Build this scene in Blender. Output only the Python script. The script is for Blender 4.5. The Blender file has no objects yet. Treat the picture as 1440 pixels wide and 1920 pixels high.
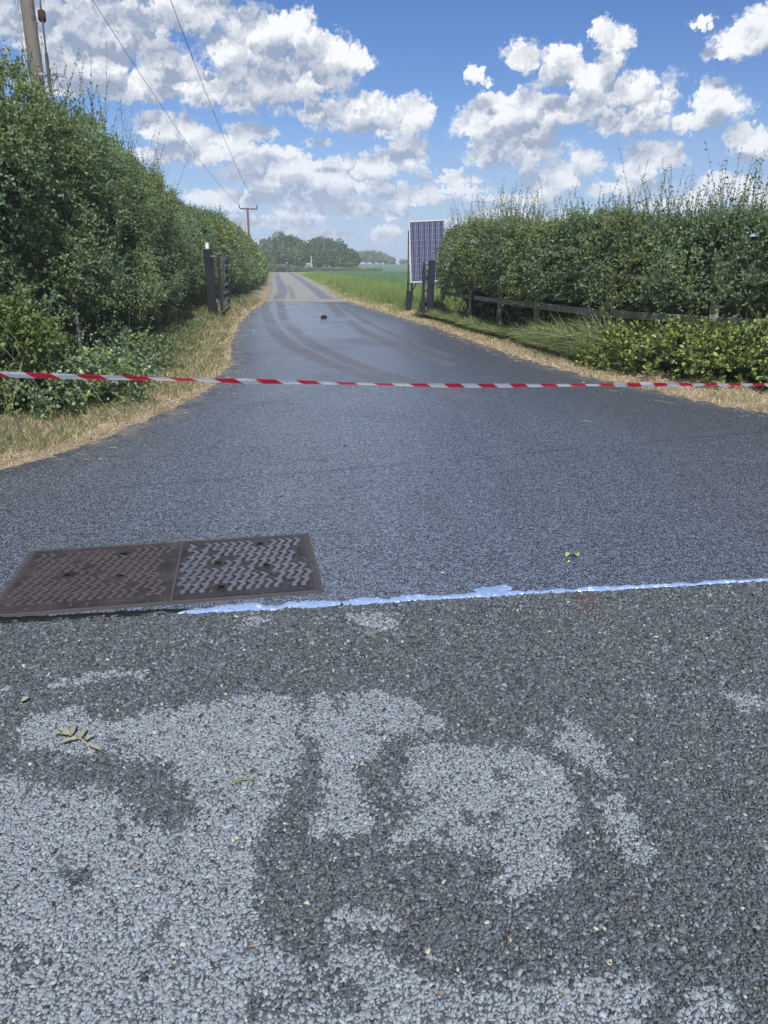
import bpy, bmesh, math, random
import numpy as np
from math import radians as R, pi
from mathutils import Vector, Matrix
random.seed(7)
rng = np.random.default_rng(11)
sc = bpy.context.scene
col = sc.collection

# ------------------------------------------------------------------ camera
PITCH = math.atan(463 / 1387.)
CAM_H = 1.5
cd = bpy.data.cameras.new('camera'); cam = bpy.data.objects.new('camera', cd); col.objects.link(cam)
cam.location = (0, 0, CAM_H); cam.rotation_euler = (pi / 2 - PITCH, 0, 0)
cd.sensor_fit = 'VERTICAL'; cd.sensor_height = 36; cd.lens = 26.0
cd.clip_start = 0.05; cd.clip_end = 9000
sc.camera = cam

def ray(px, py):                       # survey helper: a sight line of the photograph
    a = (px - 720) / 1387.; b = (960 - py) / 1387.
    return a, math.cos(PITCH) + b * math.sin(PITCH), -math.sin(PITCH) + b * math.cos(PITCH)
def gp(px, py, z=0.):                  # where it meets the level z
    a, dy, dz = ray(px, py); t = (z - CAM_H) / dz
    return a * t, dy * t
def at(px, py, Y):                     # where it reaches the distance Y
    a, dy, dz = ray(px, py); t = Y / dy
    return Vector((a * t, Y, CAM_H + dz * t))
def project(x, y, z=0.):
    d = y * math.cos(PITCH) - (z - CAM_H) * math.sin(PITCH)
    u = y * math.sin(PITCH) + (z - CAM_H) * math.cos(PITCH)
    return 720 + 1387 * x / d, 960 - 1387 * u / d

# ------------------------------------------------------------------ light
SUN_DIR = Vector((0.12, -0.62, 0.775)).normalized()      # towards the sun
sun_el = math.asin(SUN_DIR.z); sun_az = math.atan2(SUN_DIR.x, SUN_DIR.y)
sd = bpy.data.lights.new('sun', 'SUN'); sd.energy = 4.6; sd.angle = R(1.6); sd.color = (1, .975, .94)
so = bpy.data.objects.new('sun', sd); col.objects.link(so)
so.rotation_euler = SUN_DIR.to_track_quat('Z', 'Y').to_euler(); so.location = (-30, -30, 60)
sc.view_settings.view_transform = 'Standard'; sc.view_settings.look = 'None'
sc.view_settings.exposure = 0.46; sc.view_settings.gamma = 1; sc.view_settings.use_curve_mapping = False
sc.render.engine = 'CYCLES'
sc.cycles.max_bounces = 5; sc.cycles.diffuse_bounces = 3; sc.cycles.glossy_bounces = 2; sc.cycles.transmission_bounces = 3
sc.cycles.transparent_max_bounces = 4; sc.cycles.use_denoising = True
sc.cycles.sample_clamp_indirect = 4

# ------------------------------------------------------------------ sky with cumulus
class NT:
    def __init__(s, tree): s.t = tree
    def n(s, kind, **kw):
        x = s.t.nodes.new(kind)
        for k, v in kw.items(): setattr(x, k, v)
        return x
    def put(s, sock, v):
        if isinstance(v, bpy.types.NodeSocket): s.t.links.new(v, sock)
        else: sock.default_value = v
    def m(s, op, a, b=None, c=None, clamp=False):
        x = s.n('ShaderNodeMath', operation=op); x.use_clamp = clamp
        s.put(x.inputs[0], a)
        if b is not None: s.put(x.inputs[1], b)
        if c is not None: s.put(x.inputs[2], c)
        return x.outputs[0]
    def v(s, op, a, b=None, c=None):
        x = s.n('ShaderNodeVectorMath', operation=op)
        s.put(x.inputs[0], a)
        if b is not None: s.put(x.inputs[1], b)
        if c is not None: s.put(x.inputs[2], c)
        return x.outputs['Value'] if op in ('LENGTH', 'DOT_PRODUCT') else x.outputs[0]
    def step(s, x, lo, hi, o0=0., o1=1.):
        r = s.n('ShaderNodeMapRange', interpolation_type='SMOOTHSTEP')
        s.put(r.inputs[0], x); s.put(r.inputs[1], lo); s.put(r.inputs[2], hi); s.put(r.inputs[3], o0); s.put(r.inputs[4], o1)
        return r.outputs[0]
    def lin(s, x, lo, hi, o0=0., o1=1.):
        r = s.n('ShaderNodeMapRange')
        s.put(r.inputs[0], x); s.put(r.inputs[1], lo); s.put(r.inputs[2], hi); s.put(r.inputs[3], o0); s.put(r.inputs[4], o1)
        return r.outputs[0]
    def noise(s, vec, scale, detail=4., rough=.5, dist=0., dims='3D', col=False):
        dims = getattr(s, 'dims', dims)
        x = s.n('ShaderNodeTexNoise', noise_dimensions=dims)
        s.put(x.inputs['Vector'], vec); x.inputs['Scale'].default_value = scale
        x.inputs['Detail'].default_value = detail; x.inputs['Roughness'].default_value = rough
        x.inputs['Distortion'].default_value = dist
        return x.outputs['Color' if col else 'Fac']
    def voro(s, vec, scale, out='Distance', feature='F1', detail=0., rough=.5, smooth=None):
        x = s.n('ShaderNodeTexVoronoi', feature=feature, voronoi_dimensions=getattr(s, 'dims', '3D'))
        s.put(x.inputs['Vector'], vec); x.inputs['Scale'].default_value = scale
        if 'Detail' in x.inputs:
            x.inputs['Detail'].default_value = detail; x.inputs['Roughness'].default_value = rough
        if smooth is not None and 'Smoothness' in x.inputs: x.inputs['Smoothness'].default_value = smooth
        return x.outputs[out]
    def mix(s, f, a, b, mode='MIX'):
        x = s.n('ShaderNodeMix', data_type='RGBA', blend_type=mode)
        s.put(x.inputs[0], f)
        for k, q in ((6, a), (7, b)):
            if isinstance(q, (tuple, list)) and len(q) == 3: q = (*q, 1)
            s.put(x.inputs[k], q)
        return x.outputs[2]

world = bpy.data.worlds.new('World'); sc.world = world; world.use_nodes = True
W = NT(world.node_tree)
for n in list(world.node_tree.nodes): world.node_tree.nodes.remove(n)
SKY_STRENGTH = 0.108
sky = W.n('ShaderNodeTexSky', sky_type='NISHITA', sun_disc=False, sun_elevation=sun_el, sun_rotation=sun_az,
          air_density=1.0, dust_density=0.5, ozone_density=4.0, altitude=60)
hs = W.n('ShaderNodeHueSaturation'); hs.inputs['Saturation'].default_value = 1.22; hs.inputs['Value'].default_value = 0.70
W.put(hs.inputs['Color'], sky.outputs[0])
tc = W.n('ShaderNodeTexCoord').outputs['Generated']
sep = W.n('ShaderNodeSeparateXYZ'); W.put(sep.inputs[0], tc)
X_, Y_, Z_ = sep.outputs
az = W.m('MULTIPLY', W.m('ARCTAN2', X_, Y_), 57.2958)
el = W.m('MULTIPLY', W.m('ARCSINE', Z_), 57.2958)
cmb = W.n('ShaderNodeCombineXYZ'); W.put(cmb.inputs[0], az); W.put(cmb.inputs[1], el)
P = cmb.outputs[0]
# cumulus heaps: bearing / height and size of every puff, surveyed on the photograph
CLOUDS = [
 (150,-45,260,48),(180,30,230,40),(330,150,150,40),(420,-60,130,40),(60,-30,120,60),
 (500,72,95,60),(610,95,72,42),(425,92,60,44),(560,140,105,55),(470,165,100,50),(655,112,50,30),(540,42,60,34),(420,175,70,38),
 (230,22,190,46),(370,10,70,34),(60,60,80,50),(170,112,120,52),(285,95,55,45),(120,160,90,30),(240,160,150,32),(330,140,60,40),
 (620,212,66,26),(690,205,60,32),(760,212,60,34),(700,238,100,22),
 (310,240,62,36),(400,272,110,34),(470,250,60,22),(345,290,90,24),(480,290,60,22),
 (772,284,38,34),(720,306,70,30),(660,318,60,24),(540,302,48,30),(600,322,100,28),(480,326,70,26),(620,345,140,18),
 (560,372,130,18),(430,372,80,22),(780,372,90,13),(850,334,54,16),(850,356,70,9),(745,402,34,12),(640,395,130,14),(520,415,90,16),
 (720,438,34,16),(600,440,80,10),(690,352,100,12),(400,420,80,14),(600,268,30,7),
 (985,112,42,40),(1050,105,40,24),(1060,140,85,36),(1150,92,36,48),(1130,60,22,26),(1165,180,110,48),(1235,188,45,36),
 (900,232,50,36),(960,262,100,56),(925,200,44,32),(1010,205,90,46),(1180,225,90,30),(960,290,90,26),(1080,200,60,40),
 (1345,195,58,42),(1300,228,42,24),(1335,165,30,26),
 (1225,292,62,30),(1190,318,50,20),(1265,300,28,34),
 (1060,325,76,28),(1100,306,34,26),(1030,345,60,20),(1180,352,90,20),
 (1400,72,70,40),(1440,50,60,48),(1350,95,36,16),(1318,40,26,16),
 (1410,256,56,20),(1440,284,60,22),(1385,240,30,14),
 (1365,350,62,30),(1310,378,50,18),(1420,360,50,30),(1240,385,60,14),(1000,372,60,12),(920,372,60,8),(960,400,90,10),
 (892,140,24,17),(915,155,14,10),(880,420,90,10),(1100,410,120,12),
]
def azel(px, py):
    a, dy, dz = ray(px, py); l = math.sqrt(a * a + dy * dy + dz * dz)
    return math.degrees(math.atan2(a, dy)), math.degrees(math.asin(dz / l))
PUFF = []
for (cx, cy, rx, ry) in CLOUDS:
    c = azel(cx, cy); PUFF.append((c[0], c[1], 1.07 * (azel(cx + rx, cy)[0] - azel(cx - rx, cy)[0]) / 2, 1.03 * (azel(cx, cy - ry)[1] - azel(cx, cy + ry)[1]) / 2))
def heaps(p):
    acc = None
    for (cx, cy, rx, ry) in PUFF:
        q = W.v('MULTIPLY_ADD', p, (1 / rx, 1 / ry, 0), (-cx / rx, -cy / ry, 0))
        l = W.v('LENGTH', q)
        acc = l if acc is None else W.m('SMOOTH_MIN', acc, l, .18)
    return acc
W.dims = '2D'
# ragged outline
w1 = W.v('SUBTRACT', W.noise(P, .55, 3., .55, col=True), (.5, .5, .5))
w2 = W.v('SUBTRACT', W.noise(P, 2.2, 4., .6, col=True), (.5, .5, .5))
Pw = W.v('ADD', P, W.v('ADD', W.v('MULTIPLY', w1, (2.6, 1.8, 0)), W.v('MULTIPLY', w2, (.9, .8, 0))))
def billow(p, d=1.1):
    x = W.voro(p, .50, detail=d, rough=.42)
    return W.m('ADD', W.m('MULTIPLY', W.m('MULTIPLY', x, x), .75), W.m('MULTIPLY', W.noise(p, .62, 3., .45), .85))
b0 = billow(Pw)
b1 = billow(W.v('ADD', Pw, (-.20, .42, 0)))
h0 = heaps(W.v('ADD', P, W.v('MULTIPLY', w2, (1.5, 1.2, 0))))
h1 = heaps(W.v('ADD', P, (-.4, 1.7, 0)))
fine = W.noise(P, 5., 3., .6)
edge = W.m('ADD', h0, W.m('ADD', W.m('MULTIPLY', W.m('SUBTRACT', b0, .58), .62), W.m('MULTIPLY', W.m('SUBTRACT', fine, .5), .22)))
# sky beyond the frame: the same sort of broken cumulus
sc2 = W.m('DIVIDE', 1., W.m('ADD', W.m('ABSOLUTE', Z_), .22))
far_p = W.n('ShaderNodeCombineXYZ'); W.put(far_p.inputs[0], W.m('MULTIPLY', X_, sc2)); W.put(far_p.inputs[1], W.m('MULTIPLY', Y_, sc2))
fn = W.noise(far_p.outputs[0], 1.7, 6., .55)
out_edge = W.lin(fn, .44, .62, 1.25, .45)
aza = W.m('ABSOLUTE', az)
outside = W.m('MAXIMUM', W.step(aza, 30., 38.), W.step(el, 19., 25.))
edge2 = W.m('ADD', W.m('MULTIPLY', edge, W.m('SUBTRACT', 1., outside)), W.m('MULTIPLY', out_edge, outside))
alpha = W.step(edge2, 1.18, .74)
lowveil = W.step(el, 12., -1.)
alpha = W.m('MULTIPLY', alpha, W.lin(lowveil, 0., 1., 1., .80))
relief = W.m('MULTIPLY', W.m('SUBTRACT', b1, b0), 1.35)
shade = W.step(h1, 1.25, .30)                       # 1 = much cloud overhead: grey base
shade = W.m('MAXIMUM', shade, W.m('MULTIPLY', outside, W.step(out_edge, .9, .5)))
core = W.step(edge, .95, .35)
lit = W.m('ADD', W.m('SUBTRACT', .98, W.m('MULTIPLY', shade, .78)), relief)
lit = W.m('ADD', lit, W.m('MULTIPLY', W.m('SUBTRACT', fine, .5), .06))
lit = W.m('MINIMUM', W.m('MAXIMUM', lit, .02), 1.0)
ccol = W.mix(lit, (2.1, 2.6, 3.6, 1), (6.6, 6.7, 6.9, 1))
skyc = W.mix(W.m('MULTIPLY', lowveil, .85), W.mix(1., hs.outputs[0], (1.02, .95, 1.12), 'MULTIPLY'), (2.35, 3.5, 5.2, 1))
ccol = W.mix(W.m('MULTIPLY', lowveil, .35), ccol, (3.7, 4.3, 5.4, 1))
fin = W.mix(W.m('MULTIPLY', alpha, W.step(el, -1., .4)), skyc, ccol)
bg = W.n('ShaderNodeBackground'); W.put(bg.inputs[0], fin); bg.inputs[1].default_value = SKY_STRENGTH
sc.cycles.volume_bounces = 0
def haze_box(density):
    m = bpy.data.materials.new('summer_air'); m.use_nodes = True; t = NT(m.node_tree)
    for n in list(m.node_tree.nodes): m.node_tree.nodes.remove(n)
    v = t.n('ShaderNodeVolumePrincipled'); v.inputs['Color'].default_value = (.86, .92, 1, 1); v.inputs['Density'].default_value = density
    o = t.n('ShaderNodeOutputMaterial'); t.put(o.inputs['Volume'], v.outputs[0])
    x, y0, y1, z0, z1 = 260, -25, 440, -1.5, 17.
    me = bpy.data.meshes.new('haze'); me.from_pydata([(a, b, c) for c in (z0, z1) for a, b in ((-x, y0), (x, y0), (x, y1), (-x, y1))], [], [(3, 2, 1, 0), (4, 5, 6, 7), (0, 1, 5, 4), (1, 2, 6, 5), (2, 3, 7, 6), (3, 0, 4, 7)])
    me.materials.append(m); ob = bpy.data.objects.new('haze', me); col.objects.link(ob); ob['kind'] = 'stuff'
wo = W.n('ShaderNodeOutputWorld'); W.put(wo.inputs[0], bg.outputs[0])
haze_box(.0009)

# ------------------------------------------------------------------ materials
def new_mat(name):
    m = bpy.data.materials.new(name); m.use_nodes = True
    t = NT(m.node_tree); b = m.node_tree.nodes['Principled BSDF']
    return m, t, b
def obj_pos(t): return t.n('ShaderNodeNewGeometry').outputs['Position']
def bump(t, b, h, dist=.01, strength=1.):
    n = t.n('ShaderNodeBump'); t.put(n.inputs['Height'], h); n.inputs['Distance'].default_value = dist; n.inputs['Strength'].default_value = strength
    t.put(b.inputs['Normal'], n.outputs[0]); return n
def plain(name, c, rough=.6, spec=.4, metal=0., var=.25, scale=8., bmp=0.):
    m, t, b = new_mat(name)
    p = t.n('ShaderNodeTexCoord').outputs['Object']
    f = t.noise(p, scale, 5., .6)
    t.put(b.inputs['Base Color'], t.mix(f, tuple(x * (1 - var) for x in c), tuple(min(1, x * (1 + var)) for x in c)))
    t.put(b.inputs['Roughness'], t.lin(f, 0, 1, rough - .1, rough + .1)); b.inputs['Specular IOR Level'].default_value = spec; b.inputs['Metallic'].default_value = metal
    if bmp: bump(t, b, t.noise(p, scale * 4, 5., .65), bmp)
    return m
def tinted(name, rough=.5, spec=.35, transl=.0, vscale=0., var=.0, bmp=0., bscale=40., hue=0.):
    """colour comes from the piece's own 'Col' attribute"""
    m, t, b = new_mat(name)
    at_ = t.n('ShaderNodeAttribute', attribute_name='Col').outputs['Color']
    c = at_
    if vscale:
        f = t.noise(obj_pos(t), vscale, 4., .6)
        c = t.mix(1., at_, t.mix(f, (1 - var,) * 3, (1 + var,) * 3), 'MULTIPLY')
    if hue: c = t.mix(1., c, t.mix(t.step(t.noise(obj_pos(t), .8, 3., .6), .42, .66), (1, 1, 1), (1 + hue, 1 + hue * .35, 1 - hue * .9)), 'MULTIPLY')
    t.put(b.inputs['Base Color'], c)
    b.inputs['Roughness'].default_value = rough; b.inputs['Specular IOR Level'].default_value = spec
    if transl:
        tr = t.n('ShaderNodeBsdfTranslucent'); t.put(tr.inputs[0], t.mix(1., c, (1.05, 1.15, .75, 1), 'MULTIPLY'))
        mx = t.n('ShaderNodeMixShader'); mx.inputs[0].default_value = transl
        t.t.links.new(b.outputs[0], mx.inputs[1]); t.t.links.new(tr.outputs[0], mx.inputs[2])
        t.t.links.new(mx.outputs[0], m.node_tree.nodes['Material Output'].inputs[0])
    if bmp: bump(t, b, t.noise(obj_pos(t), bscale, 4., .6), bmp)
    return m

# ------------------------------------------------------------------ objects
def tag(o, label=None, cat=None, group=None, kind=None):
    if label: o['label'] = label
    if cat: o['category'] = cat
    if group: o['group'] = group
    if kind: o['kind'] = kind
    return o
def thing(name, label, cat, loc=(0, 0, 0), group=None):
    o = bpy.data.objects.new(name, None); col.objects.link(o); o.location = loc
    o.empty_display_size = .2
    return tag(o, label, cat, group)
def base(parent):
    v = Vector((0, 0, 0))
    while parent is not None: v += parent.location; parent = parent.parent
    return v
def link(name, me, mat, parent=None):
    if mat is not None and not me.materials: me.materials.append(mat)
    o = bpy.data.objects.new(name, me); col.objects.link(o)
    if parent is not None: o.parent = parent
    return o
def npmesh(name, V, loops, totals, mat, parent=None, color=None, smooth=False, attrs=None, uv=None):
    """V (n,3) in world metres; loops: flat corner list; totals: corners of each face"""
    V = np.asarray(V, np.float32).reshape(-1, 3)
    b = base(parent); V = V - np.array(b, np.float32)
    loops = np.asarray(loops, np.int32).ravel()
    if np.isscalar(totals): totals = np.full(len(loops) // totals, totals, np.int32)
    totals = np.asarray(totals, np.int32)
    me = bpy.data.meshes.new(name)
    me.vertices.add(len(V)); me.vertices.foreach_set('co', V.ravel())
    me.loops.add(len(loops)); me.loops.foreach_set('vertex_index', loops)
    me.polygons.add(len(totals))
    me.polygons.foreach_set('loop_start', np.concatenate([[0], np.cumsum(totals)[:-1]]).astype(np.int32))
    me.polygons.foreach_set('loop_total', totals)
    if smooth: me.polygons.foreach_set('use_smooth', np.ones(len(totals), bool))
    if color is not None:
        a = me.color_attributes.new('Col', 'FLOAT_COLOR', 'POINT')
        c = np.ones((len(V), 4), np.float32); c[:, :3] = color; a.data.foreach_set('color', c.ravel())
    for k, v in (attrs or {}).items():
        a = me.attributes.new(k, 'FLOAT', 'POINT'); a.data.foreach_set('value', np.asarray(v, np.float32).ravel())
    if uv is not None:
        l = me.uv_layers.new(name='UVMap'); l.data.foreach_set('uv', np.asarray(uv, np.float32)[loops].ravel())
    me.update(calc_edges=True)
    return link(name, me, mat, parent)
def grid_loops(nr, nc):
    i = np.arange(nr - 1)[:, None] * nc + np.arange(nc - 1)[None]
    return np.stack([i, i + 1, i + nc + 1, i + nc], -1).reshape(-1)

class MB:
    """collects solid pieces; build() links them as one mesh"""
    def __init__(s): s.v = []; s.f = []; s.c = []
    def add(s, v, f, c=(1, 1, 1)):
        k = len(s.v); s.v += [tuple(x) for x in v]; s.f += [[k + i for i in q] for q in f]; s.c += [c] * len(v); return s
    def box(s, c, size, rz=0, mat3=None, chamfer=0., colr=(1, 1, 1)):
        c = Vector(c); hx, hy, hz = [q / 2 for q in size]
        Mx = mat3 if mat3 is not None else Matrix.Rotation(rz, 3, 'Z')
        ch = chamfer
        if ch <= 0:
            vs = [Vector((x, y, z)) for z in (-hz, hz) for x, y in ((-hx, -hy), (hx, -hy), (hx, hy), (-hx, hy))]
            fs = [(3, 2, 1, 0), (4, 5, 6, 7), (0, 1, 5, 4), (1, 2, 6, 5), (2, 3, 7, 6), (3, 0, 4, 7)]
        else:
            ring = lambda x, y, z: [Vector(q) for q in ((-x + ch, -y, z), (x - ch, -y, z), (x, -y + ch, z), (x, y - ch, z), (x - ch, y, z), (-x + ch, y, z), (-x, y - ch, z), (-x, -y + ch, z))]
            e = ch
            vs = [Vector((p.x * (hx - e) / hx, p.y * (hy - e) / hy, -hz)) for p in ring(hx, hy, 0)] + ring(hx, hy, -hz + e) + ring(hx, hy, hz - e) + [Vector((p.x * (hx - e) / hx, p.y * (hy - e) / hy, hz)) for p in ring(hx, hy, 0)]
            fs = [tuple(range(7, -1, -1)), tuple(range(24, 32))]
            for k in range(3):
                for i in range(8): fs.append((k * 8 + i, k * 8 + (i + 1) % 8, k * 8 + 8 + (i + 1) % 8, k * 8 + 8 + i))
        return s.add([c + Mx @ v for v in vs], fs, colr)
    def beam(s, a, b, w, h, chamfer=0., roll=0., colr=(1, 1, 1)):
        a, b = Vector(a), Vector(b); d = b - a; L = d.length
        q = d.to_track_quat('X', 'Z').to_matrix() @ Matrix.Rotation(roll, 3, 'X')
        return s.box((a + b) / 2, (L, w, h), mat3=q, chamfer=chamfer, colr=colr)
    def tube(s, pts, rad, n=8, cap=True, colr=(1, 1, 1)):
        pts = [Vector(p) for p in pts]
        if not hasattr(rad, '__len__'): rad = [rad] * len(pts)
        vs = []; fs = []
        for i, p in enumerate(pts):
            d = (pts[min(i + 1, len(pts) - 1)] - pts[max(i - 1, 0)]).normalized()
            up = Vector((0, 0, 1)) if abs(d.z) < .9 else Vector((1, 0, 0))
            x = d.cross(up).normalized(); y = d.cross(x)
            vs += [p + (x * math.cos(2 * pi * k / n) + y * math.sin(2 * pi * k / n)) * rad[i] for k in range(n)]
        for i in range(len(pts) - 1):
            for k in range(n): fs.append((i * n + k, i * n + (k + 1) % n, i * n + n + (k + 1) % n, i * n + n + k))
        if cap: fs += [tuple(range(n)), tuple(range(len(pts) * n - 1, len(pts) * n - n - 1, -1))]
        return s.add(vs, fs, colr)
    def build(s, name, mat, parent=None, smooth=False):
        b = base(parent)
        me = bpy.data.meshes.new(name); me.from_pydata([(x - b.x, y - b.y, z - b.z) for x, y, z in s.v], [], s.f)
        bm = bmesh.new(); bm.from_mesh(me); bmesh.ops.recalc_face_normals(bm, faces=bm.faces); bm.to_mesh(me); bm.free()
        a = me.color_attributes.new('Col', 'FLOAT_COLOR', 'POINT'); a.data.foreach_set('color', np.array([(*c, 1) for c in s.c], np.float32).ravel())
        if smooth:
            for p in me.polygons: p.use_smooth = True
        return link(name, me, mat, parent)
def share(src, name, parent, loc):
    o = src.copy(); o.name = name; col.objects.link(o); o.parent = parent; o.location = loc; return o

# ------------------------------------------------------------------ numpy noise
_tab = rng.random((64, 64, 64)).astype(np.float32)
def vn(x, y, z=0.):
    x, y, z = np.broadcast_arrays(np.asarray(x, float), np.asarray(y, float), np.asarray(z, float))
    xi, yi, zi = np.floor(x).astype(int), np.floor(y).astype(int), np.floor(z).astype(int)
    fx, fy, fz = x - xi, y - yi, z - zi
    fx, fy, fz = [f * f * (3 - 2 * f) for f in (fx, fy, fz)]
    g = lambda a, b, c: _tab[(xi + a) & 63, (yi + b) & 63, (zi + c) & 63]
    l = lambda a, b, t: a + (b - a) * t
    return l(l(l(g(0, 0, 0), g(1, 0, 0), fx), l(g(0, 1, 0), g(1, 1, 0), fx), fy),
             l(l(g(0, 0, 1), g(1, 0, 1), fx), l(g(0, 1, 1), g(1, 1, 1), fx), fy), fz)
def fbm(x, y, z=0., o=4, gain=.5):
    s = 0; a = 1; t = 0
    for i in range(o):
        s = s + a * vn(x * 2 ** i + 7.3 * i, y * 2 ** i + 3.1 * i, np.asarray(z) * 2 ** i + 1.7 * i); t += a; a *= gain
    return s / t
def sstep(x, a, b):
    t = np.clip((x - a) / (b - a), 0, 1); return t * t * (3 - 2 * t)
def unit(v): return v / np.maximum(np.linalg.norm(v, axis=-1, keepdims=True), 1e-9)
def rdir(n): return unit(rng.normal(size=(n, 3)))
def in_poly(x, y, poly):
    r = np.zeros(x.shape, bool); n = len(poly)
    for i in range(n):
        x0, y0 = poly[i]; x1, y1 = poly[(i + 1) % n]
        c = ((y0 > y) != (y1 > y))
        r ^= c & (x < (x1 - x0) * (y - y0) / ((y1 - y0) if y1 != y0 else 1e-9) + x0)
    return r
def dist_line(x, y, pts):
    d = np.full(x.shape, 1e9)
    for (x0, y0), (x1, y1) in zip(pts[:-1], pts[1:]):
        dx, dy = x1 - x0, y1 - y0; t = np.clip(((x - x0) * dx + (y - y0) * dy) / (dx * dx + dy * dy), 0, 1)
        d = np.minimum(d, np.hypot(x - x0 - t * dx, y - y0 - t * dy))
    return d

# ------------------------------------------------------------------ leaves and blades
def leaf_geo(P, D, N, L, Wd, C, hexa=False, fold=.22):
    """one folded leaf per row: P base, D direction, N face normal, L length, Wd width"""
    n = len(P); S = unit(np.cross(D, N)); N = unit(np.cross(S, D)); L = np.broadcast_to(L, (n,))[:, None]; w = np.broadcast_to(Wd, (n,))[:, None] / 2
    if not hexa:
        V = np.stack([P, P + D * L * .45 + S * w + N * w * fold, P + D * L, P + D * L * .45 - S * w + N * w * fold], 1)
        F = np.array([0, 1, 2, 0, 2, 3])
    else:
        V = np.stack([P, P + D * L * .28 + S * w * .86 + N * w * fold, P + D * L * .66 + S * w * .8 + N * w * fold, P + D * L - N * w * .25,
                      P + D * L * .66 - S * w * .8 + N * w * fold, P + D * L * .28 - S * w * .86 + N * w * fold], 1)
        F = np.array([0, 1, 2, 0, 2, 3, 0, 3, 4, 0, 4, 5])
    k = V.shape[1]
    loops = (np.arange(n)[:, None] * k + F[None]).ravel()
    return V.reshape(-1, 3), loops, 3, np.repeat(C, k, 0)
def blade_geo(P, D, H, Wd, bend, C, tri=False):
    """grass blade: rises along D, bends over"""
    n = len(P); S = unit(np.cross(D, rdir(n))); H = np.broadcast_to(H, (n,))[:, None]; w = np.broadcast_to(Wd, (n,))[:, None] / 2
    B = unit(np.cross(S, D) * np.array([1, 1, .15])) * np.broadcast_to(bend, (n,))[:, None]
    if tri:
        V = np.stack([P - S * w, P + S * w, P + D * H + B * H * .4], 1); F = np.array([0, 1, 2])
    else:
        G = np.array([0, 0, -1.]) * np.abs(np.broadcast_to(bend, (n,)))[:, None] * .35
        M_ = P + D * H * .55 + B * H * .16
        V = np.stack([P - S * w, P + S * w, M_ + S * w * .8, M_ - S * w * .8, P + D * H + B * H * .65 + G * H], 1)
        F = np.array([0, 1, 2, 0, 2, 3, 3, 2, 4])
    k = V.shape[1]
    return V.reshape(-1, 3), (np.arange(n)[:, None] * k + F[None]).ravel(), 3, np.repeat(C, k, 0)
def stem_geo(pts, r, C):
    """thin three-sided stems; pts (n,k,3)"""
    n, k, _ = pts.shape
    T = np.gradient(pts, axis=1); A = unit(np.cross(T, np.array([.31, .17, .93]))); B = unit(np.cross(T, A))
    rr = (np.broadcast_to(r, (n,))[:, None] * np.linspace(1, .35, k)[None])[..., None]
    ring = np.stack([pts + rr * (A * math.cos(a) + B * math.sin(a)) for a in (0, 2.094, 4.189)], 2)
    V = ring.reshape(-1, 3); f = []
    for i in range(k - 1):
        for j in range(3): f.append((i * 3 + j, i * 3 + (j + 1) % 3, i * 3 + 3 + (j + 1) % 3, i * 3 + 3 + j))
    F = np.array(f).ravel()
    return V, (np.arange(n)[:, None] * (3 * k) + F[None]).ravel(), 4, np.repeat(C, 3 * k, 0)
class Heap:
    def __init__(s): s.V = []; s.L = []; s.T = []; s.C = []; s.k = 0
    def add(s, g):
        V, L, T, C = g
        if len(V) == 0: return s
        s.V.append(V); s.L.append(np.asarray(L) + s.k); s.T.append(np.full(len(L) // T, T)); s.C.append(C); s.k += len(V); return s
    def build(s, name, mat, parent=None, kind='stuff'):
        o = npmesh(name, np.concatenate(s.V), np.concatenate(s.L), np.concatenate(s.T), mat, parent, np.concatenate(s.C))
        if kind: o['kind'] = kind
        return o
def pal(n, cols, jit=.18):
    c = np.array(cols)[rng.integers(0, len(cols), n)]
    return c * (1 + rng.normal(0, jit, (n, 1))).clip(.4, 1.8)
def sprigs(O, A, Ls, k, leafL, leafW, cols, up=.35, hexa=False, spread=.9, droop=.15, bright=None):
    """leafy sprigs: O origins, A directions; k leaves each -> leaf geometry and stem geometry"""
    n = len(O); Ls = np.broadcast_to(Ls, (n,))
    t = (np.arange(k) + rng.random((n, k))) / k
    dro = np.array([0, 0, -1.]) * droop
    P = O[:, None] + A[:, None] * (t * Ls[:, None])[..., None] + dro * ((t ** 2) * Ls[:, None])[..., None]
    P = P.reshape(-1, 3)
    D = unit(np.repeat(A, k, 0) * .55 + rdir(n * k) * spread + np.array([0, 0, .1]))
    N = unit(rdir(n * k) * .75 + np.array([0, 0, up]) + np.repeat(A, k, 0) * .25)
    L = leafL * rng.uniform(.65, 1.25, n * k); C = pal(n * k, cols)
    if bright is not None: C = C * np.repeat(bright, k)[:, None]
    return leaf_geo(P, D, N, L, L * leafW / leafL, C, hexa)

# ------------------------------------------------------------------ lie of the land
LX = np.array([(-20, -60), (0, -40), (2.0, -16), (3.4, -9.5), (4.4, -6.2), (5.0, -4.5), (5.65, -3.05), (6.14, -2.74), (7.0, -2.52), (8.29, -2.34), (9.64, -2.24),
      (12.1, -2.49), (15.1, -3.06), (20., -3.85), (25.8, -4.55), (31.2, -4.98), (33., -5.2), (37.4, -5.7), (47.7, -7.), (69.6, -10.2), (110, -16.2), (153.6, -21.8), (190, -32)])
RX = np.array([(-20, 60), (0, 40), (3.5, 18), (5.2, 8.2), (6.4, 5.2), (7.67, 4.02), (8.8, 3.55), (10.1, 2.97), (12.1, 2.42), (15.1, 1.9), (19.1, 1.3), (23.1, .46), (27.4, -.40),
      (32.5, -1.4), (37.4, -2.15), (60.3, -5.1), (92, -9.2), (135, -15.2), (153.6, -18.2), (190, -28)])
xl = lambda y: np.interp(y, LX[:, 0], LX[:, 1]); xr = lambda y: np.interp(y, RX[:, 0], RX[:, 1])
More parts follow.
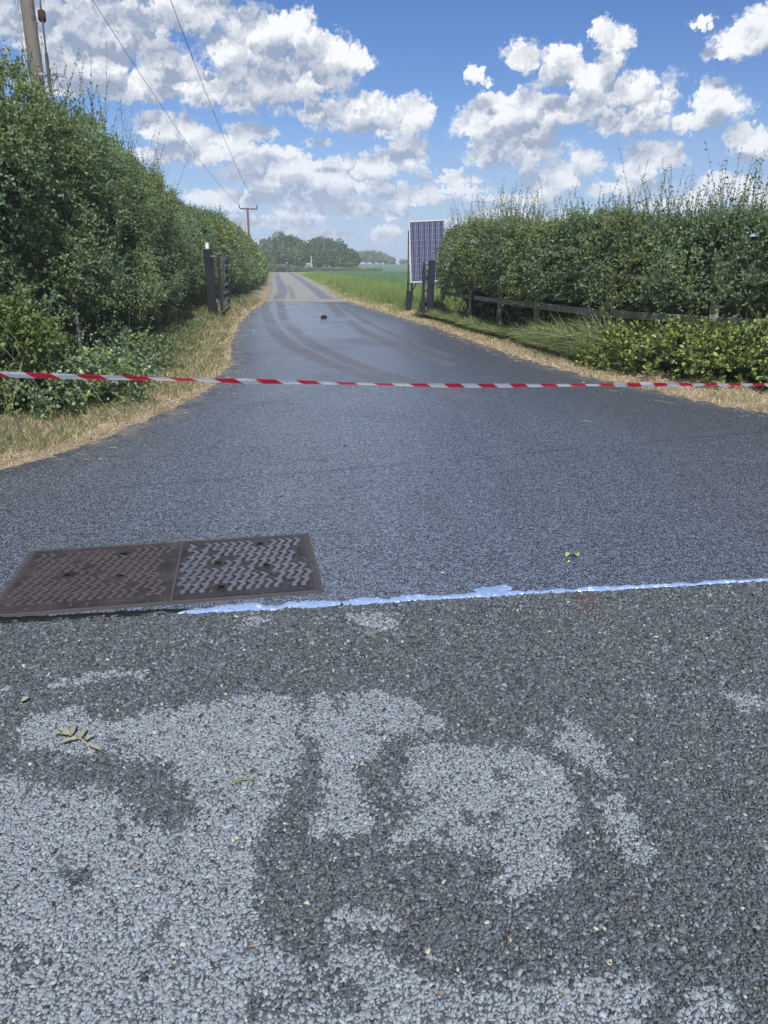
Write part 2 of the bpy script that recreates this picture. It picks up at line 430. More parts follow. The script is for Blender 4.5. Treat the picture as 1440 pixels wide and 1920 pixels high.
def rag(x, y, s=1.): return (fbm(x * 1.7 * s, y * 1.7 * s, 3.3, 3) - .5) * .22 + (fbm(x * 9, y * 9, 5.1, 2) - .5) * .07
def height(x, y):
    x = np.asarray(x, float); y = np.asarray(y, float)
    dl = xl(y) - x; dr = x - xr(y)
    near = sstep(y, 4.2, 6.5)
    hl = (.02 + (.04 + .16 * sstep(y, 8.5, 12)) * sstep(dl, .1, 1.5) + .12 * sstep(y, 13, 19) * sstep(dl, .1, 1.3)) * (dl > 0) * near
    hr = (.02 + .10 * sstep(dr, .1, 1.6)) * (dr > 0) * near
    h = np.where(dl > 0, hl, np.where(dr > 0, hr, -.03)) * (1 - sstep(y, 60, 120) * .8)
    h = h + (dl > .3) * (fbm(x * 1.3, y * 1.3, 0, 3) - .5) * .10 * near + (dr > .3) * (fbm(x * 1.3, y * 1.3, 0, 3) - .5) * .07 * near
    far = sstep(y, 205, 400)
    h = h + far * 1.9 + sstep(y, 300, 900) * (fbm(x / 260, y / 260, 0, 3) - .45) * 4
    h = h - sstep(-y, 30, 90) * .3
    return np.where(y < 4.0, -.03, h)
def H1(x, y): return float(height(np.array([x]), np.array([y]))[0])

def spaced(lo, hi, st, far, n):
    a = np.arange(lo, hi + 1e-6, st); g = np.geomspace(st, far - hi, n)
    return a, g
ax = np.arange(-9, 9.01, .16); gx = np.geomspace(.25, 3500, 46)
xs = np.concatenate([-9 - gx[::-1], ax, 9 + gx])
ay = np.arange(3.6, 45, .2); gy = np.geomspace(.4, 5200, 90); gy2 = np.geomspace(.5, 900, 16)
ys_ = np.concatenate([3.6 - gy2[::-1], ay, ay[-1] + gy])
GX, GY = np.meshgrid(xs, ys_)
GZ = height(GX, GY)
# land cover: 0 soil and cut straw by the road, green beyond, crop in the open field
dl = xl(GY) - GX; dr = GX - xr(GY)
e = np.where(dl > 0, dl, dr)
n1 = fbm(GX * .9, GY * .9, 2, 4)
straw = np.array([.25, .20, .14]); soil = np.array([.10, .075, .05]); green = np.array([.07, .095, .035]); crop = np.array([.11, .185, .10]); rough_g = np.array([.17, .215, .05])
f_s = (1 - sstep(e + (n1 - .5) * 1.2 + .35 * (dl > 0) - 1.3 * (GY < 7.4), .6, 1.2))[..., None]
c = straw * f_s + green * (1 - f_s)
c = c * (1 - .5 * sstep(fbm(GX * 3, GY * 3, 9, 3), .5, .7)[..., None]) + soil * .5 * sstep(fbm(GX * 3, GY * 3, 9, 3), .5, .7)[..., None]
fr = (sstep(dr + (n1 - .5) * 1.5, 1.2, 2.2) * sstep(GY, 24, 28))[..., None]
c = c * (1 - fr) + rough_g * fr
fc = (sstep(dr + (n1 - .5) * 1.2, 3.6, 5.2) * sstep(GY, 25, 30))[..., None]
c = c * (1 - fc) + crop * fc
ff = sstep(GY, 200, 206)[..., None]
c = c * (1 - ff) + np.array([.070, .125, .085]) * ff
ft = (sstep(GY, 385, 392))[..., None]
c = c * (1 - ft) + np.array([.16, .22, .10]) * ft
fl = (sstep(dl, 3, 6) * sstep(GY, 5, 8))[..., None]
c = c * (1 - fl) + np.array([.10, .15, .05]) * fl
gm = tinted('ground_cover', rough=.95, spec=.1, vscale=14., var=.35, bmp=.03, bscale=30.)
g = npmesh('ground', np.stack([GX, GY, GZ], -1), grid_loops(len(ys_), len(xs)), 4, gm, None, c.reshape(-1, 3), smooth=True)
g['kind'] = 'structure'

# ------------------------------------------------------------------ old road in front: coarse chippings
seam_y = lambda x: 3.165 + .126 * np.asarray(x)
def old_road_mat():
    m, t, b = new_mat('old_road_binder')
    p = obj_pos(t)
    d = t.voro(p, 105., 'Distance'); cc = t.voro(p, 105., 'Color')
    sp = t.n('ShaderNodeSeparateXYZ'); t.put(sp.inputs[0], cc)
    big = t.noise(p, 1.4, 5., .6)
    g0 = t.mix(big, (.055, .065, .076, 1), (.085, .100, .115, 1))
    c = t.mix(1., g0, t.mix(sp.outputs[0], (.45,) * 3, (1.7,) * 3), 'MULTIPLY')
    c = t.mix(t.step(d, .38, .62), c, (.018, .021, .024, 1))
    c = t.mix(t.n('ShaderNodeAttribute', attribute_name='pale').outputs['Fac'], c, (.060, .072, .086, 1))
    t.put(b.inputs['Base Color'], c); b.inputs['Roughness'].default_value = .75; b.inputs['Specular IOR Level'].default_value = .3
    bump(t, b, t.m('SUBTRACT', t.m('MULTIPLY', sp.outputs[1], .4), d), .006)
    return m

# pale, dried patches of the surface, as outlined on the road
S2 = lambda pts: [(480 + a / 1.5, 1250 + b / 1.5) for a, b in pts]
LIGHT = [
 [(-200, 1440), (0, 1445), (60, 1460), (105, 1490), (150, 1480), (200, 1500), (255, 1525), (300, 1555), (345, 1545), (375, 1510), (362, 1475), (330, 1445), (270, 1425), (205, 1412), (150, 1420), (80, 1405), (30, 1392), (55, 1350), (130, 1330), (220, 1352), (270, 1335), (350, 1325), (400, 1318), (455, 1305), (520, 1308), (560, 1330), (548, 1400), (535, 1480), (508, 1560), (478, 1620), (470, 1680), (498, 1725), (540, 1790), (566, 1850), (545, 2000), (-200, 2000)],
 [(80, 1285), (130, 1268), (200, 1260), (300, 1256), (240, 1272), (170, 1278), (95, 1292)],
 [(-60, 1290), (20, 1285), (15, 1300), (-60, 1310)],
 S2([(150, 80), (225, 95), (262, 200), (290, 300), (345, 420), (335, 480), (270, 492), (165, 450), (180, 350), (190, 230), (130, 180)]),
 S2([(255, 78), (330, 68), (450, 100), (520, 138), (502, 180), (400, 192), (350, 245), (280, 262), (240, 180)]),
 S2([(430, 228), (560, 220), (700, 230), (800, 245), (852, 290), (882, 400), (892, 580), (835, 600), (760, 640), (700, 682), (668, 660), (690, 560), (600, 530), (540, 490), (470, 478), (395, 505), (380, 490), (425, 430), (490, 402), (400, 370), (430, 290)]),
 S2([(830, 148), (912, 150), (960, 230), (1042, 320), (975, 330), (905, 250), (860, 215)]),
 S2([(960, 368), (1020, 366), (1085, 440), (1165, 522), (1080, 548), (1040, 520), (1015, 465), (960, 400)]),
 S2([(170, 800), (330, 800), (430, 860), (480, 900), (640, 910), (800, 870), (900, 850), (1070, 860), (1095, 940), (1050, 1100), (150, 1100), (150, 900)]),
 S2([(1195, 908), (1300, 918), (1380, 1000), (1400, 1100), (1190, 1100)]),
 S2([(160, 722), (260, 690), (400, 688), (380, 722), (250, 752), (170, 782)]),
 S2([(1330, 80), (1420, 78), (1430, 115), (1350, 112)]), S2([(1080, 75), (1132, 90), (1110, 112)]), S2([(740, 170), (790, 165), (800, 190), (760, 195)]),
 S2([(1290, 30), (1330, 36), (1300, 46)]), [(440, 1155), (500, 1160), (480, 1178)], [(640, 1150), (745, 1150), (760, 1175), (700, 1195)],
]
DARK = [S2([(-5, 905), (90, 900), (110, 985), (0, 1000)]), S2([(170, 858), (285, 872), (280, 940), (190, 935)]), S2([(672, 430), (712, 400), (700, 470), (660, 505)]),
        S2([(-5, 700), (40, 720), (50, 760), (0, 765)]), [(95, 1645), (170, 1620), (190, 1650), (110, 1690)], S2([(300, 150), (330, 160), (320, 200), (295, 190)]), S2([(690, 280), (730, 285), (725, 330), (690, 320)])]
LIGHT = [[gp(*p) for p in q] for q in LIGHT]; DARK = [[gp(*p) for p in q] for q in DARK]
def pale(x, y):
    w = lambda k: (fbm(x * 11, y * 11, k, 4, .7) - .5) * .14
    a, b = x + w(1.1), y + w(8.7)
    j_ = np.where(rng.random(x.shape) < .3, .030, .006); a = a + rng.normal(0, 1, x.shape) * j_; b = b + rng.normal(0, 1, x.shape) * j_
    r = np.zeros(x.shape)
    for q in LIGHT: r = np.maximum(r, in_poly(a, b, q))
    for q in DARK: r = r * (1 - in_poly(a, b, q))
    r = r * (fbm(x * 30, y * 30, 3.7, 3, .6) > .30)
    return r
X = np.concatenate([-np.geomspace(2.6, 50, 30)[::-1], np.arange(-2.58, 2.59, .02), np.geomspace(2.6, 50, 30)]); nx = len(X)
F_ = np.concatenate([np.arange(0, 2.7, .02), np.geomspace(2.8, 26, 14)])[::-1]
oy = seam_y(X)[None] + .02 - F_[:, None]; ox = np.broadcast_to(X[None], oy.shape)
old = npmesh('old_road', np.stack([ox, oy, ox * 0], -1), grid_loops(len(F_), nx), 4, old_road_mat(), attrs=dict(pale=pale(ox, oy).ravel())); old['kind'] = 'structure'
stone_m = tinted('stone_chipping', rough=.72, spec=.3, vscale=220., var=.22)
st = .0077
gx_, gy_ = np.meshgrid(np.arange(-2.45, 2.45, st), np.arange(1.0, 3.55, st))
sx = (gx_ + rng.uniform(-.5, .5, gx_.shape) * st * 1.1).ravel(); sy = (gy_ + rng.uniform(-.5, .5, gx_.shape) * st * 1.1).ravel()
far_ = sstep(sy, 2.0, 2.6); keep = (np.abs(sx) < .30 + .58 * sy + .24) & (rng.random(sx.shape) > .30 * far_) & (sy < seam_y(sx) - .012 + (fbm(sx * 6, sx * 0, 3., 3) - .5) * .05)
sx, sy = sx[keep], sy[keep]; n = len(sx)
pl = pale(sx, sy)
rust = sstep(fbm(sx * 3.2, sy * 3.2, 4.4, 3), .56, .7) * sstep(sy, seam_y(sx) - .55, seam_y(sx) - .1) * (sx > -.8)
k = 4
ang = np.sort(rng.uniform(0, 1, (n, k)) * .75 + np.arange(k) * .95, 1) / (k * .95) * 2 * pi + rng.uniform(0, 6.28, (n, 1))
asp = rng.uniform(.62, 1.0, (n, 1)); siz = st * rng.lognormal(-.30, .30, (n, 1)).clip(.38, 1.45) * (1 + .16 * sstep(sy, 2.0, 2.6))[:, None]
rot = rng.uniform(0, pi, (n, 1)); rr = siz * rng.uniform(.75, 1.3, (n, k))
lx = rr * np.cos(ang); ly = rr * np.sin(ang) * asp
px_ = lx * np.cos(rot) - ly * np.sin(rot); py_ = lx * np.sin(rot) + ly * np.cos(rot)
tx = rng.normal(0, .30, (n, 1)); ty = rng.normal(0, .30, (n, 1)); h = rng.uniform(.0010, .0036, (n, 1)) + .0022 * (siz / st - .6)
top = np.stack([sx[:, None] + px_ * .87, sy[:, None] + py_ * .87, h + tx * px_ + ty * py_], -1)
bot = np.stack([sx[:, None] + px_, sy[:, None] + py_, h * .25 + tx * px_ + ty * py_ - .001], -1)
V = np.concatenate([top, bot], 1)                     # (n, 2k, 3)
gr = rng.lognormal(0, .36, (n, 1)).clip(.3, 2.6)
cdark = np.array([.067, .079, .090]); clight = np.array([.172, .196, .219])
cs = (cdark + (clight - cdark) * pl[:, None]) * np.where(pl[:, None] > 0, .66 + .36 * gr, gr)
cs = cs * (1 + rng.normal(0, .02, (n, 3)))
cs = cs * (1 - rust[:, None]) + np.array([.075, .058, .052]) * gr * rust[:, None]
od = rng.random(n); cs[od < .005] = [.34, .33, .27]; cs[(od > .005) & (od < .008)] = [.16, .115, .09]; cs[(od > .01) & (od < .03)] = [.17, .20, .21]; cs[od > .975] = [.022, .026, .030]
cs = cs.clip(.01, .6)
F = [0, 1, 2, 3]; T = [4]
for i in range(k): F += [i, k + i, k + (i + 1) % k, (i + 1) % k]; T.append(4)
F = np.array(F); T = np.array(T)
def stones(idx, name, kind=None):
    m = len(idx)
    o = npmesh(name, V[idx].reshape(-1, 3), (np.arange(m)[:, None] * 2 * k + F[None]).ravel(), np.tile(T, m), stone_m, old, np.repeat(cs[idx], 2 * k, 0))
    if kind: o['kind'] = kind
    return o
ppx, ppy = project(sx, sy)
vis = np.where((ppx > 10) & (ppx < 1430) & (ppy < 1905))[0]
own = vis[np.argsort(-(siz[vis, 0] / (sy[vis] + 0.8)))][:290]
rest = np.setdiff1d(np.arange(n), own)
stones(rest, 'stone_chippings', 'stuff')
for i in own: stones(np.array([i]), 'stone')

# ------------------------------------------------------------------ new surfacing of the entrance
TR = [[(494, 566), (500, 590), (512, 620), (545, 648), (590, 672), (640, 690), (712, 714)],
      [(524, 566), (533, 601), (555, 623), (590, 649), (644, 674), (712, 700), (775, 717), (870, 745)],
      [(616, 566), (644, 597), (683, 623), (728, 642), (775, 661), (839, 684)], [(640, 575), (690, 606), (755, 636), (840, 668)],
      [(507, 600), (535, 640), (590, 668), (640, 688)]]
TRW = [.17, .15, .15, .09, .10]
TR = [[gp(*p) for p in q] for q in TR]
def tarmac_mat():
    m, t, b = new_mat('new_tarmac')
    p = obj_pos(t)
    A = lambda nm: t.n('ShaderNodeAttribute', attribute_name=nm).outputs['Fac']
    d = t.voro(p, 135., 'Distance'); cc = t.voro(p, 135., 'Color')
    sp = t.n('ShaderNodeSeparateXYZ'); t.put(sp.inputs[0], cc)
    big = t.noise(p, .55, 5., .6); mid = t.noise(p, 3.5, 4., .6)
    c = t.mix(sp.outputs[0], (.050, .064, .096, 1), (.23, .275, .375, 1))  # blue of the reflected sky mixed into the chip colours
    gl = t.noise(p, 34., 3., .65); c = t.mix(1., c, t.mix(t.step(gl, .35, .65), (.62,) * 3, (1.45,) * 3), 'MULTIPLY')
    c = t.mix(t.m('MULTIPLY', sp.outputs[1], t.step(sp.outputs[1], .9, .97)), c, (.20, .22, .26, 1))
    c = t.mix(t.step(d, .40, .62), c, (.008, .009, .011, 1))
    st_ = t.noise(t.v('MULTIPLY', p, (3.2, .35, 1)), 1., 4., .6)
    c = t.mix(1., c, t.mix(t.m('MULTIPLY', A('wet_sheen'), t.lin(st_, .3, .7, .7, 1.2)), (.60, .60, .58), (1.12, 1.12, 1.12)), 'MULTIPLY')  # weaker sky sheen painted as a darker base colour
    dust = t.m('MULTIPLY', A('dust'), t.lin(mid, .3, .7, .55, 1.0))
    c = t.mix(dust, c, (.098, .099, .106, 1))
    c = t.mix(t.m('MULTIPLY', A('grit'), t.step(mid, .40, .66)), c, (.17, .155, .135, 1))
    t.put(b.inputs['Base Color'], c)
    wet_sheen = t.m('MULTIPLY', A('wet_sheen'), t.step(t.m('ADD', big, t.m('MULTIPLY', mid, .35)), .36, .74))
    r = t.lin(wet_sheen, 0, 1, .52, .24); r = t.m('ADD', r, t.m('MULTIPLY', dust, .35))
    t.put(b.inputs['Roughness'], r)
    t.put(b.inputs['Specular IOR Level'], t.m('MULTIPLY', t.m('SUBTRACT', 1., t.m('MULTIPLY', dust, .8)), t.lin(wet_sheen, 0, 1, .45, 1.0)))
    t.put(b.inputs['Coat Weight'], t.m('MULTIPLY', t.m('MULTIPLY', t.lin(wet_sheen, 0, 1, .25, 1.), t.m('SUBTRACT', 1., dust)), t.step(gl, .3, .62))); b.inputs['Coat Roughness'].default_value = .26; b.inputs['Coat IOR'].default_value = 2.1
    hgt = t.m('SUBTRACT', t.m('MULTIPLY', sp.outputs[2], .5), d)
    bm2 = bump(t, b, hgt, .0016); t.t.links.new(bm2.outputs[0], b.inputs['Coat Normal']); bump(t, b, hgt, .0050)
    return m
nv, nu = 420, 130
f = (np.linspace(0, 1, nv) ** 1.9)[:, None]
y0 = 3.165 + (32.9 - 3.165) * f
y0 = np.broadcast_to(y0, (nv, nu)); uu = np.linspace(0, 1, nu)[None]
a = xl(y0); b_ = xr(y0)
x = a + (b_ - a) * uu
jag = ((fbm(x * 0 + 2, y0 * 2.3, 1, 4, .6) - .5) * .18 + (fbm(x * 0 + 2, y0 * 14, 4, 3, .7) - .5) * .09) * sstep(y0, 5.2, 6)
x = x + np.where(uu == 0, jag, 0) + np.where(uu == 1, -jag, 0)
y = y0 + .126 * np.clip(x, -14, 14) * (1 - f)
dust = np.zeros(x.shape)
for q, w in zip(TR, TRW):
    dd = dist_line(x + (fbm(x * 2, y * 2, 6, 2) - .5) * .05, y, q)
    dust = np.maximum(dust, (1 - sstep(dd, w * .6, w * 1.35)) * .85)
dust = dust * sstep(fbm(x * .8, y * .35, 3, 3), .15, .4)
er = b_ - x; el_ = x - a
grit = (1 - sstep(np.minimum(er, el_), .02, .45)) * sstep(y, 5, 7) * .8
wet_sheen = sstep(er, .2, 3.0) * (1 - .55 * sstep(x, 1.2, 3.2)) * sstep(el_, 0, .6)  # damp gloss and painted sky sheen, falling off to the right edge
wet_sheen = wet_sheen * .7 + .3 * sstep(y, 14, 20) * sstep(er, .2, 1.2)
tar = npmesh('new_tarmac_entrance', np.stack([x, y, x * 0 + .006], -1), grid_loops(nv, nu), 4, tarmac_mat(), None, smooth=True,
             attrs=dict(dust=dust.ravel(), grit=grit.ravel(), wet_sheen=wet_sheen.ravel())); tar['kind'] = 'structure'

# concrete threshold and old lane beyond
m_conc = plain('threshold_concrete', (.20, .185, .16), .8, .3, var=.6, scale=.8, bmp=.004)
def strip(name, y_a, y_b, mat, z, ny=4, nu=24, inset=0., attrs=None):
    yy = np.linspace(y_a, y_b, ny)[:, None] + np.zeros((1, nu)); uu = np.linspace(0, 1, nu)[None]
    xa, xb = xl(yy) + inset, xr(yy) - inset
    jag = (fbm(yy * 1.3, yy * 0 + 4, 1, 3) - .5) * .5
    x = xa + (xb - xa) * uu + np.where(uu == 0, jag, 0) + np.where(uu == 1, -jag, 0)
    o = npmesh(name, np.stack([x, yy + z * 0, x * 0 + z], -1), grid_loops(ny, nu), 4, mat, None, smooth=True)
    o['kind'] = 'structure'; return o, x, yy
o, x, yy = strip('concrete_threshold', 32.86, 35.6, m_conc, .012)
def lane_mat():
    m, t, b = new_mat('worn_lane_surface')
    p = obj_pos(t); A = lambda nm: t.n('ShaderNodeAttribute', attribute_name=nm).outputs['Fac']
    f = t.noise(p, 1.6, 6., .62)
    c = t.mix(f, (.15, .147, .142, 1), (.23, .225, .215, 1))
    c = t.mix(t.m('MULTIPLY', A('damp'), t.step(f, .25, .5)), c, (.07, .08, .10, 1))
    t.put(b.inputs['Base Color'], c); t.put(b.inputs['Roughness'], t.lin(A('damp'), 0, 1, .85, .35))
    bump(t, b, t.noise(p, 60., 3., .6), .004)
    return m
o, x, yy = strip('worn_lane', 35.6, 189, lane_mat(), .008, 240, 40)
uu = (x - xl(yy)) / (xr(yy) - xl(yy))
damp = (1 - sstep(np.abs(uu - .17 - .05 * sstep(yy, 35, 50)), .05, .10)) * .9 + (1 - sstep(np.abs(uu - .80), .05, .12)) * .8 + (1 - sstep(np.abs(uu - .36), .02, .05)) * .5 * (yy < 60)
at_ = o.data.attributes.new('damp', 'FLOAT', 'POINT'); at_.data.foreach_set('value', damp.ravel().astype(np.float32))

# ------------------------------------------------------------------ joint line and its seal
def seal_mat(name, c, rough, spec):
    m, t, b = new_mat(name); p = obj_pos(t); f = t.noise(p, 60., 3., .6)
    t.put(b.inputs['Base Color'], t.mix(t.step(t.noise(p, 22., 5., .75), .54, .70), c, tuple(min(.8, q * 1.6 + .25) for q in c[:3]) + (1,) if c[0] > .05 else c))
    b.inputs['Roughness'].default_value = rough; b.inputs['Specular IOR Level'].default_value = spec
    b.inputs['Coat Weight'].default_value = .5 if c[0] > .05 else 0.; b.inputs['Coat Roughness'].default_value = .15
    bump(t, b, t.noise(p, 90., 2., .5), .002)
    return m
def seal(name, x0, x1, wid, mat, off=0., kind='structure', seed=0., z=.0075):
    n = int((x1 - x0) / .006); X = np.linspace(x0, x1, n); wid = wid * np.interp(X, [-1, -.4, .3, 2], [1.25, 1.3, .9, .62])
    lo = -wid * (.42 + 1.1 * (fbm(X * 14, X * 0 + seed, 1, 5, .75) - .38)); hi = wid * (.35 + 2.6 * (fbm(X * 13, X * 0 + seed, 7, 5, .8) - .40))
    taper = sstep(X, x0, x0 + .12) * (1 - sstep(X, x1 - .12, x1)); lo *= taper; hi *= taper
    y = seam_y(X) + off
    rows = np.stack([np.stack([X, y + lo, X * 0 + z - .006], -1), np.stack([X, y + lo * .7, X * 0 + z], -1), np.stack([X, y + hi * .7, X * 0 + z], -1), np.stack([X, y + hi, X * 0 + z - .003], -1)], 0)
    o = npmesh(name, rows, grid_loops(4, n), 4, mat, None, smooth=True); o['kind'] = kind; return o
m_blue = seal_mat('pale_blue_seal', (.17, .25, .42, 1), .28, .8)
m_black = seal_mat('black_bitumen', (.004, .004, .005, 1), .35, .3)
seal('blue_joint_seal', -1.02, 2.6, .044, m_blue, .005)
seal('black_joint_seal', -2.9, -.85, .026, m_black, .008, z=.0115, seed=4.)
def blob(name, c, r, mat, seed, z=.009):
    n = 48; a = np.linspace(0, 2 * pi, n, endpoint=False); q = 1 + (fbm(np.cos(a) * 1.6 + seed, np.sin(a) * 1.6, 2, 4, .7) - .5) * 1.5
    ring = np.stack([c[0] + np.cos(a) * r[0] * q, c[1] + np.sin(a) * r[1] * q, a * 0 + z - .002], -1); inn = ring.copy(); inn[:, :2] = (inn[:, :2] - c) * .8 + c; inn[:, 2] = z
    V = np.concatenate([ring, inn, [[c[0], c[1], z]]]); F = []
    for i in range(n):
        j = (i + 1) % n; F.append([i, j, n + j, n + i])
    Fl = np.array(F).ravel().tolist(); T = [4] * n
    for i in range(n): Fl += [n + i, n + (i + 1) % n, 2 * n]; T.append(3)
    o = npmesh(name, V, Fl, T, mat); o['kind'] = 'structure'; return o
blob('blue_seal_splash', np.array(gp(922, 1110)), (.085, .055), m_blue, 3.)
blob('blue_seal_splash', np.array(gp(945, 1105)), (.04, .035), m_blue, 9., z=.0112)

# ------------------------------------------------------------------ two cast iron inspection covers
def iron(name, wet_sheen):
    m, t, b = new_mat(name); p = obj_pos(t)
    f = t.noise(p, 5., 5., .6); g2 = t.noise(p, 45., 4., .6)
    c = t.mix(t.step(f, .35, .68), (.024, .019, .020, 1), (.040, .036, .040, 1))
    c = t.mix(t.step(g2, .58, .75), c, (.15, .11, .085, 1))
    t.put(b.inputs['Base Color'], c); b.inputs['Metallic'].default_value = .25 if not wet_sheen else .45
    t.put(b.inputs['Roughness'], t.lin(f, .3, .7, .32 if wet_sheen else .5, .5 if wet_sheen else .7)); b.inputs['Specular IOR Level'].default_value = .8 if wet_sheen else .5
    bump(t, b, g2, .0015)
    return m
m_trd, m_trdw = plain('worn_tread', (.070, .060, .061), .5, .6, metal=.3, var=.35, scale=7.), plain('damp_worn_tread', (.13, .135, .16), .28, .8, metal=.45, var=.3, scale=7.)
m_edge = plain('grimy_frame_iron', (.040, .036, .038), .7, .4, var=.4, scale=9.)
m_iron, m_ironw, m_pit = iron('rusty_cast_iron', 0), iron('damp_cast_iron', 1), plain('pit_dark', (.004, .004, .004), .9, .1)
CA = R(10.6); CU = Vector((math.cos(CA), math.sin(CA), 0)); CV = Vector((-math.sin(CA), math.cos(CA), 0)); C0 = Vector((-1.0, 3.155, 0))
CM = Matrix((CU, CV, Vector((0, 0, 1)))).transposed()
def cpt(u, v, z=0.): return C0 + CU * u + CV * v + Vector((0, 0, z))
def inspection_cover(u0, u1, label, m, holes, diag, plates):
    D = .785; c = cpt((u0 + u1) / 2, D / 2)
    t = thing('inspection_cover', label, 'manhole cover', c, 'cast iron inspection covers')
    # outer rim
    for a, b_, w, hgt in ((cpt(u0, -.012), cpt(u1, -.012), .016, .0085), (cpt(u0, D + .012), cpt(u1, D + .012), .011, .0060)):
        MB().beam(a + Vector((0, 0, .007)), b_ + Vector((0, 0, .007)), w, hgt, .002).build('frame_edge', m_edge, t)
    ue = u0 - .012 if u0 < -.1 else u1 + .012
    MB().beam(cpt(ue, -.02, .007), cpt(ue, D + .02, .007), .011, .0060, .001).build('frame_edge', m_edge, t)
    # two triangular plates either side of the diagonal groove
    g_ = .0035
    (da, db) = diag
    for side in (1, -1):
        pts = [(u0 + .003, .004), (u1 - .003, .004), (u1 - .003, D - .004), (u0 + .003, D - .004)]
        dv = Vector((db[0] - da[0], db[1] - da[1])); nrm = Vector((-dv.y, dv.x)).normalized() * side
        out = []
        for i in range(4):
            p, q = Vector(pts[i]), Vector(pts[(i + 1) % 4])
            sp_, sq = (p - Vector(da)).dot(nrm) - g_, (q - Vector(da)).dot(nrm) - g_
            if sp_ >= 0: out.append(p)
            if sp_ * sq < 0: out.append(p + (q - p) * (sp_ / (sp_ - sq)))
        mb = MB(); k = len(out)
        vs = [cpt(p.x, p.y, .004) for p in out] + [cpt(p.x, p.y, .0105) for p in out]
        mb.add(vs, [tuple(range(k, 2 * k)), tuple(range(k - 1, -1, -1))] + [(i, (i + 1) % k, k + (i + 1) % k, k + i) for i in range(k)])
        mb.build('plate', m, t)
    # chevron tread
    mb = MB(); du, dvv = .0445, .0925
    for r in range(9):
        for i in range(20):
            u = u0 + .012 + i * du + (.5 * du if r % 2 else 0); v = -.02 + r * dvv + dvv / 2
            if u + .06 > u1 + .012 or v - .05 < -.02 or v + .05 > D + .02: continue
            dv = Vector((db[0] - da[0], db[1] - da[1])).normalized(); q = Vector((u + .03 - da[0], v - da[1]))
            if abs(q.x * dv.y - q.y * dv.x) < .020: continue
            if any(math.hypot(u + .03 - hx, v - hy) < .045 for hx, hy in holes): continue
            if any(a - .01 < u + .03 < b_ + .01 and cc - .03 < v < dd + .03 for a, b_, cc, dd in plates): continue
            w = .022; hh = .0405; s_ = .026; j = lambda: random.uniform(-.0012, .0012)
            prof = [(0, hh), (w, hh), (w + s_, 0), (w, -hh), (0, -hh), (s_ - .001, 0)]
            prof = [(a + j(), min(max(v + b_ + j(), .006), D - .006)) for a, b_ in prof]
            vs = [cpt(u + a, b_, .0095) for a, b_ in prof] + [cpt(u + a * .96 + .001, v + (b_ - v) * .96, .0185) for a, b_ in prof]
            mb.add(vs, [(6, 7, 8, 11), (8, 9, 10, 11)] + [(a, (a + 1) % 6, 6 + (a + 1) % 6, 6 + a) for a in range(6)])
    mb.build('tread_pattern', m_trd if m is m_iron else m_trdw, t)
    for hx, hy in holes:
        h = MB(); h.box(cpt(hx, hy, .0115), (.030, .034, .007), mat3=CM, chamfer=.004); h.build('keyhole', m_pit, t)  # black block stands for the shaded inside of the hole
        mb = MB()
        for a in range(4):
            o_ = [(.021, 0), (-.021, 0), (0, .023), (0, -.023)][a]; mb.box(cpt(hx + o_[0], hy + o_[1], .0125), ((.007, .05, .006) if a < 2 else (.036, .007, .006)), mat3=CM)
        mb.build('keyhole_rim', m, t)
    for a, b_, cc, dd in plates:
        pl_ = MB(); pl_.box(cpt((a + b_) / 2, (cc + dd) / 2, .0118), (b_ - a, dd - cc, .003), mat3=CM, chamfer=.001); o = pl_.build('maker_plate', m, t)
        mb = MB()
        for q in range(int((dd - cc) / .016)):
            mb.box(cpt(a + (b_ - a) * (.5 + random.uniform(-.08, .08)), cc + .012 + q * .016, .0142), ((b_ - a) * random.uniform(.35, .7), .006, .002), mat3=CM)
        mb.build('raised_marks', m, o)
    return t
def loc(px, py):
    x, y = gp(px, py); v = Vector((x, y, 0)) - C0; return v.dot(CU), v.dot(CV)
inspection_cover(-.775, -.004, 'brown rusty half of the inspection cover, left of the middle joint', m_iron, [loc(127, 1083), loc(225, 1084), loc(233, 1043)], ((-.70, .785), (-.03, 0)), [(-.745, -.70, .42, .62), (-.075, -.035, .33, .58)])
inspection_cover(.004, .688, 'grey damp half of the inspection cover, right of the middle joint', m_ironw, [loc(409, 1060), loc(501, 1064), loc(488, 1024), loc(415, 1106)], ((.03, .785), (.66, 0)), [(.012, .05, .52, .66), (.625, .665, .42, .58)])
bedding = MB(); bedding.box(C0 + CU * -.045 + CV * .385 + Vector((0, 0, .004)), (1.53, .85, .006), mat3=CM, chamfer=.001)
o = bedding.build('mortar_bed', plain('bedding_mortar', (.045, .042, .045), .75, .4, var=.4, scale=12., bmp=.003)); o['kind'] = 'structure'

# ------------------------------------------------------------------ foliage materials
m_leaf = tinted('hedge_leaf', rough=.60, spec=.30, transl=.48, vscale=1.1, var=.26, hue=.22)
m_leafb = tinted('bramble_leaf', rough=.45, spec=.4, transl=.30, vscale=2., var=.15)
m_twig = tinted('twig_bark', rough=.8, spec=.2)
m_grass = tinted('grass_blade', rough=.6, spec=.25, transl=.3, vscale=1.1, var=.25)
m_straw = tinted('cut_straw', rough=.75, spec=.2, transl=.15, vscale=.9, var=.25)
m_core = plain('hedge_inside', (.040, .058, .036), .95, .05, var=.4, scale=6.)  # dark tone of the added light-blocking cores
HAW = [(0.127, 0.191, 0.120), (0.154, 0.228, 0.135), (0.185, 0.263, 0.145), (0.138, 0.204, 0.140), (0.224, 0.291, 0.154), (0.101, 0.148, 0.102)]
HAWB = [(0.138, 0.202, 0.118), (0.164, 0.239, 0.132), (0.199, 0.273, 0.143), (0.141, 0.204, 0.139), (0.236, 0.302, 0.155), (0.110, 0.158, 0.108)]
